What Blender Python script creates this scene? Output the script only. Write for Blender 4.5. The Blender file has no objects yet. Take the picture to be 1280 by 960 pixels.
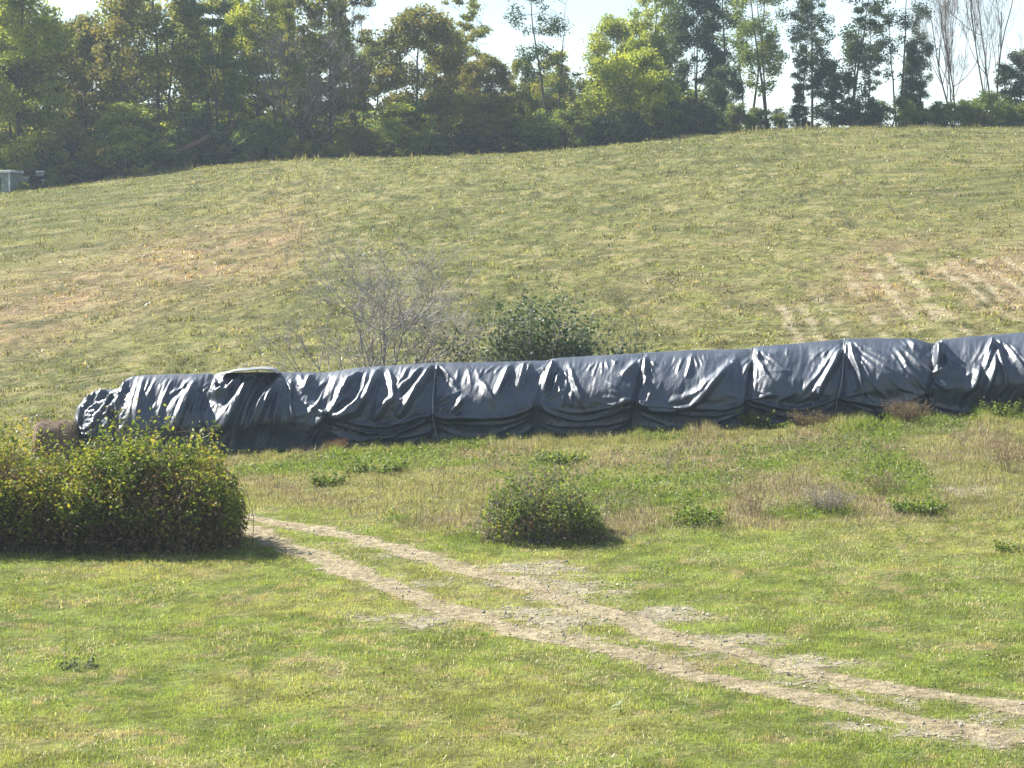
import bpy, math, random
import numpy as np
R = math.radians
S = bpy.context.scene
COL = S.collection

# ------------------------------------------------------------------ camera
F = 3292.0            # focal length in pixels of a 1280 px wide picture (22 deg field of view)
CZ = 6.0              # height of the camera above the meadow datum
HOR = 330.0           # picture row of the true horizon
cd = bpy.data.cameras.new('camera')
cam = bpy.data.objects.new('camera', cd); COL.objects.link(cam)
cam.location = (0, 0, CZ); cam.rotation_euler = (R(90), 0, 0)
cd.sensor_width = 36.0; cd.lens = 36.0 * F / 1280.0
cd.shift_y = -(480.0 - HOR) / 1280.0
cd.clip_start = 0.5; cd.clip_end = 5000
S.camera = cam
S.render.resolution_x = 1024; S.render.resolution_y = 768

# ------------------------------------------------------------------ sky and sun
SUN_EL = 42.0         # elevation
SUN_AZ = -55.0        # measured from +Y (view direction), negative = to the left
w = bpy.data.worlds.new('World'); S.world = w; w.use_nodes = True
nt = w.node_tree; nt.nodes.clear()
sky = nt.nodes.new('ShaderNodeTexSky'); sky.sky_type = 'NISHITA'; sky.sun_disc = False
sky.sun_elevation = R(SUN_EL); sky.sun_rotation = R(SUN_AZ)
sky.air_density = 1.0; sky.dust_density = 0.2; sky.ozone_density = 1.0
bg = nt.nodes.new('ShaderNodeBackground'); bg.inputs['Strength'].default_value = 0.05
# thin high cloud in front of the blue
tc = nt.nodes.new('ShaderNodeTexCoord'); mp = nt.nodes.new('ShaderNodeMapping')
mp.inputs['Scale'].default_value = (5, 5, 16)
nz = nt.nodes.new('ShaderNodeTexNoise'); nz.inputs['Scale'].default_value = 1.3
nz.inputs['Detail'].default_value = 7; nz.inputs['Roughness'].default_value = 0.6
rp = nt.nodes.new('ShaderNodeValToRGB'); rp.color_ramp.elements[0].position = 0.40; rp.color_ramp.elements[1].position = 0.72
mxs = nt.nodes.new('ShaderNodeMix'); mxs.data_type = 'RGBA'
mxs.inputs[7].default_value = (11.0, 11.8, 12.4, 1)
ml = nt.nodes.new('ShaderNodeMath'); ml.operation = 'MULTIPLY'; ml.inputs[1].default_value = 0.35
out = nt.nodes.new('ShaderNodeOutputWorld')
nt.links.new(tc.outputs['Generated'], mp.inputs[0]); nt.links.new(mp.outputs[0], nz.inputs['Vector'])
nt.links.new(nz.outputs['Fac'], rp.inputs[0]); nt.links.new(rp.outputs[0], ml.inputs[0])
nt.links.new(ml.outputs[0], mxs.inputs[0]); nt.links.new(sky.outputs[0], mxs.inputs[6])
nt.links.new(mxs.outputs[2], bg.inputs[0]); nt.links.new(bg.outputs[0], out.inputs[0])

sl = bpy.data.lights.new('sun', 'SUN'); sl.energy = 5.0; sl.angle = R(0.53); sl.color = (1.0, 0.95, 0.86)
so = bpy.data.objects.new('sun', sl); COL.objects.link(so)
from mathutils import Vector
sdir = Vector((math.sin(R(SUN_AZ)) * math.cos(R(SUN_EL)), math.cos(R(SUN_AZ)) * math.cos(R(SUN_EL)), math.sin(R(SUN_EL))))
so.rotation_euler = sdir.to_track_quat('Z', 'Y').to_euler(); so.location = (-60, 120, 90)

vs = S.view_settings
vs.view_transform = 'Standard'; vs.look = 'None'; vs.gamma = 1.0; vs.use_curve_mapping = False
vs.exposure = 1.78
S.cycles.max_bounces = 5; S.cycles.transparent_max_bounces = 4; S.cycles.volume_bounces = 0
S.cycles.diffuse_bounces = 2; S.cycles.glossy_bounces = 2

# ------------------------------------------------------------------ numeric helpers
def _h(ix, iy, seed):
    n = (ix.astype(np.int64) * 374761393 + iy.astype(np.int64) * 668265263 + seed * 974711) & 0xffffffff
    n = ((n ^ (n >> 13)) * 1274126177) & 0xffffffff
    n = n ^ (n >> 16)
    return (n & 0xffffff) / float(0xffffff)
def vnoise(x, y, seed=0):
    ix = np.floor(x); iy = np.floor(y); fx = x - ix; fy = y - iy
    fx = fx * fx * (3 - 2 * fx); fy = fy * fy * (3 - 2 * fy)
    a = _h(ix, iy, seed); b = _h(ix + 1, iy, seed); c = _h(ix, iy + 1, seed); d = _h(ix + 1, iy + 1, seed)
    return (a * (1 - fx) + b * fx) * (1 - fy) + (c * (1 - fx) + d * fx) * fy
def fbm(x, y, seed=0, o=4):
    s = 0; a = 0.5; t = 0
    for k in range(o):
        s = s + a * vnoise(x * 2 ** k + 17.3 * k, y * 2 ** k + 5.1 * k, seed + k); t += a; a *= 0.5
    return s / t
def sstep(a, b, x):
    t = np.clip((x - a) / (b - a), 0, 1); return t * t * (3 - 2 * t)

# ------------------------------------------------------------------ terrain height
CPX = np.array([-1280, 0, 320, 640, 960, 1280, 2400], float)
ST = [  # distance, then height below/above the eye at the seven bearings
 (0,   [-1.7] * 7),
 (8,   [-3.5] * 7),
 (15,  [-5.6] * 7),
 (22,  [-6.15] * 7),
 (30,  [-5.72, -5.72, -5.72, -5.70, -5.68, -5.68, -5.6]),
 (38.5,[-5.35, -5.25, -5.22, -5.21, -5.2, -5.17, -5.0]),
 (44.5,[-5.1, -4.93, -4.88, -4.86, -4.82, -4.78, -4.5]),
 (52,  [-5.0, -4.72, -4.55, -4.40, -4.22, -4.05, -3.6]),
 (60.5,[-5.2, -4.62, -4.32, -4.00, -3.70, -3.42, -2.8]),
 (66,  [-5.3, -4.35, -4.05, -3.72, -3.42, -3.10, -2.4]),
 (75,  [-5.4, -3.85, -3.45, -3.05, -2.60, -2.20, -1.4]),
 (100, [-4.5, -1.20, -0.60, 0.00, 0.60, 1.00, 1.6]),
 (130, [-3.0, 1.90, 2.90, 3.65, 4.50, 4.90, 5.2]),
 (150, [-1.5, 3.60, 5.10, 5.80, 6.95, 7.15, 7.4]),
 (165, [-0.5, 4.40, 6.35, 6.87, 8.32, 8.52, 8.6]),
 (180, [0.0, 5.00, 6.80, 7.20, 8.90, 9.00, 9.1]),
 (230, [0.5, 5.20, 6.60, 7.00, 8.90, 9.00, 9.1]),
 (400, [-2, 2, 3, 3, 4, 4, 4]),
 (3000,[-30] * 7)]
SD = np.array([s[0] for s in ST], float); SZ = np.array([s[1] for s in ST], float)
def _slopes():
    m = np.zeros_like(SZ); h = np.diff(SD)[:, None]; dl = np.diff(SZ, axis=0) / h
    for i in range(1, len(SD) - 1):
        a, b = dl[i - 1], dl[i]; ok = a * b > 0
        w1 = 2 * h[i] + h[i - 1]; w2 = h[i] + 2 * h[i - 1]
        m[i] = np.where(ok, (w1 + w2) / (w1 / np.where(ok, a, 1) + w2 / np.where(ok, b, 1)), 0)
    m[0] = dl[0]; m[-1] = dl[-1]; return m
SM = _slopes()
def gz(x, y):
    x = np.asarray(x, float); y = np.asarray(y, float); x, y = np.broadcast_arrays(x, y)
    d = np.clip(y, 0, 2999)
    px = np.clip(640 + F * x / np.maximum(y, 6.0), -1279, 2399)
    i = np.clip(np.searchsorted(SD, d, side='right') - 1, 0, len(SD) - 2)
    h = SD[i + 1] - SD[i]; t = (d - SD[i]) / h
    h00 = 2 * t**3 - 3 * t**2 + 1; h10 = t**3 - 2 * t**2 + t; h01 = -2 * t**3 + 3 * t**2; h11 = t**3 - t**2
    j = np.clip(np.searchsorted(CPX, px, side='right') - 1, 0, len(CPX) - 2)
    def col(jj): return h00 * SZ[i, jj] + h10 * h * SM[i, jj] + h01 * SZ[i + 1, jj] + h11 * h * SM[i + 1, jj]
    # Catmull-Rom across the bearings
    u = (px - CPX[j]) / (CPX[j + 1] - CPX[j])
    c0, c1 = col(j), col(j + 1); cm = col(np.maximum(j - 1, 0)); cp = col(np.minimum(j + 2, len(CPX) - 1))
    hx = CPX[j + 1] - CPX[j]
    s0 = (c1 - cm) / (CPX[j + 1] - CPX[np.maximum(j - 1, 0)]) * hx
    s1 = (cp - c0) / (CPX[np.minimum(j + 2, len(CPX) - 1)] - CPX[j]) * hx
    z = (2 * u**3 - 3 * u**2 + 1) * c0 + (u**3 - 2 * u**2 + u) * s0 + (-2 * u**3 + 3 * u**2) * c1 + (u**3 - u**2) * s1
    z = z + (fbm(x * 0.5, y * 0.5, 3, 3) - 0.5) * 0.10 * sstep(20, 30, y)
    hill = sstep(63, 72, y) * (1 - sstep(200, 260, y))
    z = z + hill * (fbm(x * 1.1, y * 0.8, 9, 3) - 0.5) * 0.15
    return z + CZ
def row(x, y): return HOR + F * (CZ - gz(x, y)) / np.maximum(y, 1.0)
def pxo(x, y): return 640 + F * np.asarray(x) / np.maximum(y, 1.0)
def at(px, r, lo=24.0, hi=175.0):          # ground point seen at a picture position (used to read the plan off the photograph)
    ds = np.linspace(lo, hi, 1500); x = (px - 640) / F * ds
    rr = row(x, ds); k = int(np.argmax(rr <= r)) if (rr <= r).any() else len(ds) - 1
    return float(x[k]), float(ds[k])
def P(px, r, d): return ((px - 640) / F * d, d, CZ + (HOR - r) / F * d)
def segdist(x, y, pts):
    best = np.full(np.shape(x), 1e9)
    for (ax, ay), (bx, by) in zip(pts[:-1], pts[1:]):
        dx, dy = bx - ax, by - ay; L = dx * dx + dy * dy + 1e-9
        t = np.clip(((x - ax) * dx + (y - ay) * dy) / L, 0, 1)
        best = np.minimum(best, np.hypot(x - ax - t * dx, y - ay - t * dy))
    return best

# ------------------------------------------------------------------ mesh helpers
def mesh(name, V, Fs, mat=None, smooth=False, rnd=None, col=None):
    me = bpy.data.meshes.new(name); V = np.asarray(V, np.float32)
    if not isinstance(Fs, (list, tuple)): Fs = [Fs]
    Fs = [np.asarray(f, np.int32) for f in Fs if len(f)]
    me.vertices.add(len(V)); me.vertices.foreach_set('co', V.ravel())
    nl = sum(f.size for f in Fs); npoly = sum(len(f) for f in Fs)
    me.loops.add(nl); me.polygons.add(npoly)
    me.loops.foreach_set('vertex_index', np.concatenate([f.ravel() for f in Fs]))
    st = []; o = 0
    for f in Fs: st.append(o + np.arange(len(f)) * f.shape[1]); o += f.size
    me.polygons.foreach_set('loop_start', np.concatenate(st).astype(np.int32))
    me.polygons.foreach_set('use_smooth', np.full(npoly, smooth))
    if rnd is not None:
        a = me.attributes.new('rnd', 'FLOAT', 'POINT'); a.data.foreach_set('value', np.asarray(rnd, np.float32))
    if col is not None:
        c = np.ones((len(V), 4), np.float32); c[:, :3] = col
        a = me.attributes.new('Col', 'FLOAT_COLOR', 'POINT'); a.data.foreach_set('color', c.ravel())
    me.update(calc_edges=True); me.validate()
    if mat: me.materials.append(mat)
    return me
def obj(name, me, parent=None, loc=(0, 0, 0), **kw):
    o = bpy.data.objects.new(name, me); COL.objects.link(o); o.location = loc
    if parent: o.parent = parent
    for k, v in kw.items():
        if v: o[k] = v
    return o
def thing(name, label, category, loc=(0, 0, 0), rz=0.0, group=None, sc=1.0):
    o = bpy.data.objects.new(name, None); COL.objects.link(o)
    o.location = loc; o.rotation_euler = (0, 0, rz); o.scale = (sc, sc, sc) if not isinstance(sc, tuple) else sc
    o.empty_display_size = 0.3; o['label'] = label; o['category'] = category
    if group: o['group'] = group
    return o

class Tubes:
    def __init__(s): s.V = []; s.F = []; s.n = 0
    def add(s, pts, rad, k=5):
        pts = np.asarray(pts, float); n = len(pts); rad = np.broadcast_to(np.asarray(rad, float), (n,))
        T = np.gradient(pts, axis=0); T /= (np.linalg.norm(T, axis=1, keepdims=True) + 1e-9)
        up = np.where(np.abs(T[:, 2:3]) < 0.9, np.array([[0, 0, 1.0]]), np.array([[1.0, 0, 0]]))
        A = np.cross(T, up); A /= (np.linalg.norm(A, axis=1, keepdims=True) + 1e-9); B = np.cross(T, A)
        a = np.arange(k) * 2 * math.pi / k
        ring = pts[:, None] + rad[:, None, None] * (np.cos(a)[None, :, None] * A[:, None] + np.sin(a)[None, :, None] * B[:, None])
        i = np.arange(n - 1)[:, None] * k; j = np.arange(k)[None]; j2 = (j + 1) % k
        q = np.stack([i + j, i + j2, i + k + j2, i + k + j], -1).reshape(-1, 4) + s.n
        s.V.append(ring.reshape(-1, 3)); s.F.append(q); s.n += n * k
        c = len(pts); s.V.append(pts[-1:] + T[-1:] * rad[-1]); tip = s.n; s.n += 1
        b = tip - k; s.F.append(np.stack([b + np.arange(k), b + (np.arange(k) + 1) % k, np.full(k, tip), np.full(k, tip)], -1)[:, :3])
    def mesh(s, name, mat):
        q = [f for f in s.F if f.shape[1] == 4]; t = [f for f in s.F if f.shape[1] == 3]
        return mesh(name, np.concatenate(s.V), [np.concatenate(q), np.concatenate(t)], mat, True)

def leaves(rng, C, size, asp=0.55, droop=0.0, jit=0.35, up=None):
    """rhombic leaves (or leaf sprays) centred on C"""
    n = len(C); a = rng.normal(size=(n, 3)); a[:, 2] = a[:, 2] * 0.7 - droop
    if up: a[:, 2] = np.abs(a[:, 2]) + up
    a /= np.linalg.norm(a, axis=1, keepdims=True)
    b = rng.normal(size=(n, 3)); b -= (b * a).sum(1, keepdims=True) * a; b /= np.linalg.norm(b, axis=1, keepdims=True)
    L = size * rng.uniform(1 - jit, 1 + jit, n)[:, None]
    a = a * L * 0.5; b = b * L * 0.5 * asp; nn = np.cross(a, b); nn /= (np.linalg.norm(nn, axis=1, keepdims=True) + 1e-9)
    V = np.stack([C - a, C + b + nn * L * 0.08, C + a, C - b + nn * L * 0.08], 1).reshape(-1, 3)
    Fq = np.arange(n * 4).reshape(-1, 4)
    return V, Fq

# ------------------------------------------------------------------ materials
def newmat(name):
    m = bpy.data.materials.new(name); m.use_nodes = True; m.node_tree.nodes.clear(); return m, m.node_tree
def ramp(nt, cols, fac, pos=None):
    r = nt.nodes.new('ShaderNodeValToRGB'); e = r.color_ramp.elements
    pos = pos or [i / (len(cols) - 1) for i in range(len(cols))]
    while len(e) < len(cols): e.new(0.5)
    for i, (p, c) in enumerate(zip(pos, cols)): e[i].position = p; e[i].color = (*c, 1)
    nt.links.new(fac, r.inputs[0]); return r.outputs[0]
def leafmat(name, cols, trans=0.45, rough=0.55, spec=0.25, usecol=False, tint=1.25):
    m, nt = newmat(name)
    if usecol:
        a = nt.nodes.new('ShaderNodeVertexColor'); a.layer_name = 'Col'; c = a.outputs[0]
    else:
        a = nt.nodes.new('ShaderNodeAttribute'); a.attribute_name = 'rnd'; c = ramp(nt, cols, a.outputs['Fac'])
    p = nt.nodes.new('ShaderNodeBsdfPrincipled'); p.inputs['Roughness'].default_value = rough
    p.inputs['Specular IOR Level'].default_value = spec
    t = nt.nodes.new('ShaderNodeBsdfTranslucent')
    mu = nt.nodes.new('ShaderNodeMix'); mu.data_type = 'RGBA'; mu.blend_type = 'MULTIPLY'; mu.inputs[0].default_value = 1
    mu.inputs[7].default_value = (tint * 1.05, tint, tint * 0.55, 1)
    nt.links.new(c, mu.inputs[6]); nt.links.new(mu.outputs[2], t.inputs[0]); nt.links.new(c, p.inputs['Base Color'])
    x = nt.nodes.new('ShaderNodeMixShader'); x.inputs[0].default_value = trans
    o = nt.nodes.new('ShaderNodeOutputMaterial')
    nt.links.new(p.outputs[0], x.inputs[1]); nt.links.new(t.outputs[0], x.inputs[2]); nt.links.new(x.outputs[0], o.inputs[0])
    return m
def barkmat(name, c1, c2, scale=6.0, rough=0.9):
    m, nt = newmat(name)
    tc = nt.nodes.new('ShaderNodeTexCoord'); mp = nt.nodes.new('ShaderNodeMapping'); mp.inputs['Scale'].default_value = (scale, scale, scale * 0.25)
    n = nt.nodes.new('ShaderNodeTexNoise'); n.inputs['Scale'].default_value = 1.5; n.inputs['Detail'].default_value = 5
    nt.links.new(tc.outputs['Object'], mp.inputs[0]); nt.links.new(mp.outputs[0], n.inputs['Vector'])
    c = ramp(nt, [c1, c2], n.outputs['Fac'], [0.35, 0.68])
    p = nt.nodes.new('ShaderNodeBsdfPrincipled'); p.inputs['Roughness'].default_value = rough; p.inputs['Specular IOR Level'].default_value = 0.2
    b = nt.nodes.new('ShaderNodeBump'); b.inputs['Strength'].default_value = 0.5; b.inputs['Distance'].default_value = 0.03
    nt.links.new(n.outputs['Fac'], b.inputs['Height']); nt.links.new(b.outputs[0], p.inputs['Normal'])
    o = nt.nodes.new('ShaderNodeOutputMaterial'); nt.links.new(c, p.inputs['Base Color']); nt.links.new(p.outputs[0], o.inputs[0])
    return m
M = {}
M['bark'] = barkmat('bark', (0.045, 0.036, 0.030), (0.13, 0.11, 0.095))
M['bark_red'] = barkmat('bark_red', (0.09, 0.045, 0.032), (0.20, 0.11, 0.08))
M['bark_pale'] = barkmat('bark_pale', (0.16, 0.145, 0.125), (0.36, 0.33, 0.30))
M['twig_grey'] = barkmat('twig_grey', (0.11, 0.095, 0.085), (0.27, 0.24, 0.22), 20)
M['twig_brown'] = barkmat('twig_brown', (0.11, 0.07, 0.045), (0.26, 0.18, 0.12), 20)
LM = {
 'olive': leafmat('leaf_olive', [(.05, .085, .020), (.14, .18, .035), (.26, .27, .05), (.38, .31, .07)]),
 'green': leafmat('leaf_green', [(0.034, 0.070, 0.022), (0.078, 0.124, 0.030), (0.147, 0.194, 0.041), (0.248, 0.264, 0.054)]),
 'yellow': leafmat('leaf_yellow', [(0.093, 0.155, 0.024), (0.186, 0.248, 0.035), (0.310, 0.341, 0.046), (0.434, 0.419, 0.061)]),
 'autumn': leafmat('leaf_autumn', [(.055, .078, .022), (.12, .135, .035), (.20, .18, .045), (.27, .20, .06)]),
 'rust': leafmat('leaf_rust', [(0.070, 0.078, 0.024), (0.155, 0.132, 0.035), (0.264, 0.186, 0.047), (0.372, 0.232, 0.068)]),
 'dark': leafmat('leaf_dark', [(0.019, 0.040, 0.019), (0.034, 0.065, 0.027), (0.062, 0.096, 0.035), (0.109, 0.139, 0.047)], 0.3),
 'bush': leafmat('leaf_bush', [(0.046, 0.085, 0.019), (0.116, 0.163, 0.030), (0.232, 0.256, 0.047), (0.341, 0.232, 0.068)], 0.45, 0.5, 0.2),
 'shrub': leafmat('leaf_shrub', [(0.054, 0.093, 0.030), (0.109, 0.171, 0.047), (0.202, 0.264, 0.074), (0.372, 0.388, 0.189)], 0.42, 0.5, 0.2),
 'weed': leafmat('leaf_weed', [(.05, .085, .022), (.09, .145, .032), (.15, .205, .045), (.25, .27, .09)], 0.4),
 'sap': leafmat('leaf_sap', [(.030, .058, .032), (.060, .095, .052), (.115, .155, .085), (.30, .33, .25)], 0.3),
 'lime': leafmat('leaf_lime', [(.09, .15, .03), (.20, .26, .045), (.35, .38, .06), (.48, .47, .10)], 0.5),
 'gold': leafmat('leaf_gold', [(0.124, 0.139, 0.024), (0.264, 0.232, 0.038), (0.403, 0.326, 0.068), (0.527, 0.388, 0.108)], 0.45),
}
M['grass'] = leafmat('grass_blade', None, 0.40, 0.45, 0.35, usecol=True, tint=1.3)
M['dry'] = leafmat('dry_stem', None, 0.15, 0.7, 0.2, usecol=True, tint=1.0)

# plan-view colour of the meadow (used by the soil and by the blades that grow on it)
TRK_U = [at(*p) for p in [(300, 648), (370, 657), (440, 672), (520, 693), (600, 718), (680, 742), (760, 768), (830, 795), (900, 812), (1000, 842), (1100, 862), (1200, 875), (1330, 893)]]
TRK_L = [at(*p) for p in [(285, 655), (330, 672), (370, 690), (430, 710), (500, 738), (570, 765), (640, 785), (720, 805), (800, 822), (900, 850), (1000, 872), (1100, 895), (1200, 912), (1330, 932)]]
GRAV = [(at(540, 775), 1.5, .9), (at(640, 768), 1.6, 1.0), (at(720, 735), 1.9, 2.6), (at(700, 770), 1.6, 1.6), (at(660, 715), 1.2, 1.4), (at(830, 770), 1.0, 1.1), (at(900, 800), 1.0, 0.9),
        (at(1000, 828), 1.1, .8), (at(1180, 918), 1.1, .8), (at(1080, 908), .8, .5), (at(1270, 925), 1.3, .8), (at(800, 800), 1.4, .8), (at(1215, 612), 1.1, .9)]
def rut(x, y):
    wv = (fbm(x * 1.6, y * 1.6, 31, 4) - 0.5)
    du = segdist(x, y, TRK_U) + wv * 0.55; dl = segdist(x, y, TRK_L) + wv * 0.55
    return np.maximum(1 - sstep(0.20, 0.42, du), 1 - sstep(0.20, 0.44, dl))
def gravel(x, y):
    wv = (fbm(x * 1.3, y * 1.3, 47, 4) - 0.5) * 1.6
    g = np.zeros(np.shape(x))
    for (cx, cy), rx, ry in GRAV:
        q = np.hypot((x - cx) / (rx * .85), (y - cy) / (ry * .8)); g = np.maximum(g, 1 - sstep(0.30, 1.20, q + wv * 1.3))
    mid = segdist(x, y, TRK_U) + segdist(x, y, TRK_L)
    g = np.maximum(g, 0.75 * (1 - sstep(1.4, 2.3, mid + wv)) * sstep(0.44, 0.60, fbm(x * 2.2, y * 2.2, 77, 3)))
    return g
def bare(x, y): return np.maximum(rut(x, y) * .96, gravel(x, y) * 0.82)
def weedness(x, y):
    px = pxo(x, y); r = row(x, y)
    b = np.interp(px, [250, 420, 600, 780, 960, 1280], [625, 640, 684, 672, 660, 642]) + (fbm(x * .7, y * .7, 5, 3) - .5) * 22
    return (1 - sstep(-8, 8, r - b)) * (1 - sstep(61.5, 64, y))
C_ = lambda *a: np.array(a, float)
def meadow(x, y):
    """natural plant colour by place"""
    n1 = fbm(x * 0.35, y * 0.35, 11, 4)[..., None]; n2 = fbm(x * 1.7, y * 1.7, 12, 4)[..., None]; n3 = fbm(x * 5.0, y * 5.0, 13, 3)[..., None]; n4 = fbm(x * 3.2, y * 2.6, 14, 3)[..., None]
    g1 = C_(.215, .268, .068); g2 = C_(.280, .300, .100); g3 = C_(.155, .220, .055)
    c = g1 + (g2 - g1) * sstep(.4, .65, n1) + (g3 - g1) * sstep(.52, .72, n2) * .7
    c = c * (.80 + .42 * sstep(.3, .7, n4))
    straw = C_(.40, .34, .19)
    c = c + (straw - c) * (sstep(.55, .70, n3 * .5 + n2 * .5) * .8)
    # weedy belt below the tarpaulin
    wd = weedness(x, y)[..., None]
    w1 = C_(.25, .245, .12); w2 = C_(.15, .21, .04); w3 = C_(.27, .235, .17)
    wc = w1 + (w2 - w1) * sstep(.47, .62, fbm(x * .55, y * .5, 21, 4))[..., None] + (w3 - w1) * (sstep(.5, .66, fbm(x * .9, y * .5, 23, 4)) * .8)[..., None]
    wc = wc * (.6 + .8 * fbm(x * 3, y * 2.2, 24, 4))[..., None]
    c = c + (wc - c) * wd * .9
    # hill pasture
    hl = sstep(62, 66, y)[..., None]
    px = pxo(x, y); r = row(x, y)
    h1 = C_(.170, .178, .066); h2 = C_(.138, .150, .052); h3 = C_(.285, .218, .135); h4 = C_(.070, .080, .032)
    m1 = fbm(x * .10, y * .06, 41, 4); m2 = fbm(x * .8, y * .5, 42, 4); m3 = fbm(x * 4.2, y * 2.8, 43, 4)
    hc = h1 + (h2 - h1) * sstep(.4, .62, m1)[..., None]
    # tan mown bands, running down to the left, and the red-brown patch at the right
    band = r - np.interp(px, [-300, 0, 150, 300, 400], [470, 400, 352, 318, 285])
    tan = np.exp(-(band / 50.) ** 2) * (1 - sstep(330, 450, px)) * (.55 + .45 * sstep(.40, .58, fbm(px * .02 + band * .012, band * .16, 44, 3)))
    red = sstep(1010, 1120, px) * np.exp(-((r - 345) / 42.) ** 2) * sstep(.36, .55, fbm(x * .5, y * .22, 45, 3))
    mid = np.exp(-((r - 350) / 75.) ** 2) * sstep(600, 1000, px) * .45 * sstep(.4, .6, m2)
    k = np.clip(tan * 1.1 + red * .9 + mid, 0, 1)[..., None]
    hc = hc + (h3 - hc) * k
    hc = hc * (.72 + .56 * sstep(.35, .65, m3))[..., None]
    hc = hc + (h4 - hc) * (sstep(.56, .66, m3 * .5 + m2 * .5) * .85)[..., None]
    hc = hc + (C_(.33, .29, .16) - hc) * (sstep(.58, .72, fbm(x * 1.9, y * 1.1, 46, 4)) * .6)[..., None]
    # pale rows of cut stalks going straight up the slope at the right
    rows_ = np.zeros(np.shape(x))
    for a_, b_ in HROWS: rows_ = np.maximum(rows_, (1 - sstep(.02, .22, segdist(x, y, [a_, b_]) + (m3 - .5) * .5)))
    hc = hc + (C_(.42, .37, .27) - hc) * (rows_ * sstep(.34, .50, fbm(x * 1.5, y * .9, 48, 3)) * .8)[..., None]
    return c + (hc - c) * hl
HROWS = [(at(1108, 318, 66), at(1212, 418, 66)), (at(1165, 330, 66), at(1275, 402, 66)), (at(1085, 325, 66), at(1150, 415, 66)), (at(1060, 345, 66), at(1110, 425, 66)),
         (at(1215, 322, 66), at(1330, 400, 66)), (at(1020, 370, 66), at(1065, 430, 66)), (at(1190, 328, 66), at(1305, 408, 66)), (at(1138, 335, 66), at(1180, 418, 66)), (at(1000, 380, 66), at(1035, 436, 66)), (at(1250, 320, 66), at(1345, 375, 66)), (at(975, 380, 66), at(1005, 435, 66))]

# ------------------------------------------------------------------ ground
def lines(segs):
    o = []
    for a, b, s in segs: o.append(np.arange(a, b, s))
    return np.concatenate(o)
gx = np.concatenate([-np.geomspace(2500, 60, 26), lines([(-55, -18, 1.2), (-18, 18, .16), (18, 56, 1.2)]), np.geomspace(60, 2500, 26)])
gy = np.concatenate([np.linspace(-60, 20, 30), lines([(21, 27, .5), (27, 66, .16), (66, 110, .35), (110, 185, .6), (185, 300, 5)]), np.geomspace(300, 2900, 24)])
X, Y = np.meshgrid(gx, gy); Z = gz(X, Y)
nx, ny = len(gx), len(gy)
ii = (np.arange(ny - 1)[:, None] * nx + np.arange(nx - 1)[None]).ravel()
V = np.stack([X, Y, Z], -1).reshape(-1, 3); Fq = np.stack([ii, ii + 1, ii + nx + 1, ii + nx], -1)
gm, nt = newmat('meadow_soil')
va = nt.nodes.new('ShaderNodeVertexColor'); va.layer_name = 'Col'
tc = nt.nodes.new('ShaderNodeTexCoord')
n1 = nt.nodes.new('ShaderNodeTexNoise'); n1.inputs['Scale'].default_value = 9; n1.inputs['Detail'].default_value = 8; n1.inputs['Roughness'].default_value = .7
n2 = nt.nodes.new('ShaderNodeTexNoise'); n2.inputs['Scale'].default_value = 2.2; n2.inputs['Detail'].default_value = 6; n2.inputs['Roughness'].default_value = .65
nt.links.new(tc.outputs['Object'], n1.inputs['Vector']); nt.links.new(tc.outputs['Object'], n2.inputs['Vector'])
c1 = ramp(nt, [(.45, .42, .34), (1.0, 1.0, 1.0), (1.5, 1.42, 1.3)], n1.outputs['Fac'], [.3, .5, .72])
mu = nt.nodes.new('ShaderNodeMix'); mu.data_type = 'RGBA'; mu.blend_type = 'MULTIPLY'; mu.inputs[0].default_value = 1
nt.links.new(va.outputs[0], mu.inputs[6]); nt.links.new(c1, mu.inputs[7])
c2 = ramp(nt, [(.75, .72, .66), (1.12, 1.12, 1.05)], n2.outputs['Fac'], [.35, .65])
mu2 = nt.nodes.new('ShaderNodeMix'); mu2.data_type = 'RGBA'; mu2.blend_type = 'MULTIPLY'; mu2.inputs[0].default_value = 1
nt.links.new(mu.outputs[2], mu2.inputs[6]); nt.links.new(c2, mu2.inputs[7])
p = nt.nodes.new('ShaderNodeBsdfPrincipled'); p.inputs['Roughness'].default_value = .95; p.inputs['Specular IOR Level'].default_value = .1
ad = nt.nodes.new('ShaderNodeMath'); ad.operation = 'ADD'; nt.links.new(n1.outputs['Fac'], ad.inputs[0]); nt.links.new(n2.outputs['Fac'], ad.inputs[1])
b = nt.nodes.new('ShaderNodeBump'); b.inputs['Strength'].default_value = 1.0; b.inputs['Distance'].default_value = .16
nt.links.new(ad.outputs[0], b.inputs['Height']); nt.links.new(b.outputs[0], p.inputs['Normal'])
o = nt.nodes.new('ShaderNodeOutputMaterial'); nt.links.new(mu2.outputs[2], p.inputs['Base Color']); nt.links.new(p.outputs[0], o.inputs[0])
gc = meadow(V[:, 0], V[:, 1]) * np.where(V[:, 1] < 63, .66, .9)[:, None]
bk_ = (bare(V[:, 0], V[:, 1]) * (V[:, 1] < 60))[:, None]; gc = gc + (C_(.33, .29, .20) - gc) * bk_ * .8
obj('ground', mesh('ground', V, Fq, gm, True, col=gc), kind='structure')

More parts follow.
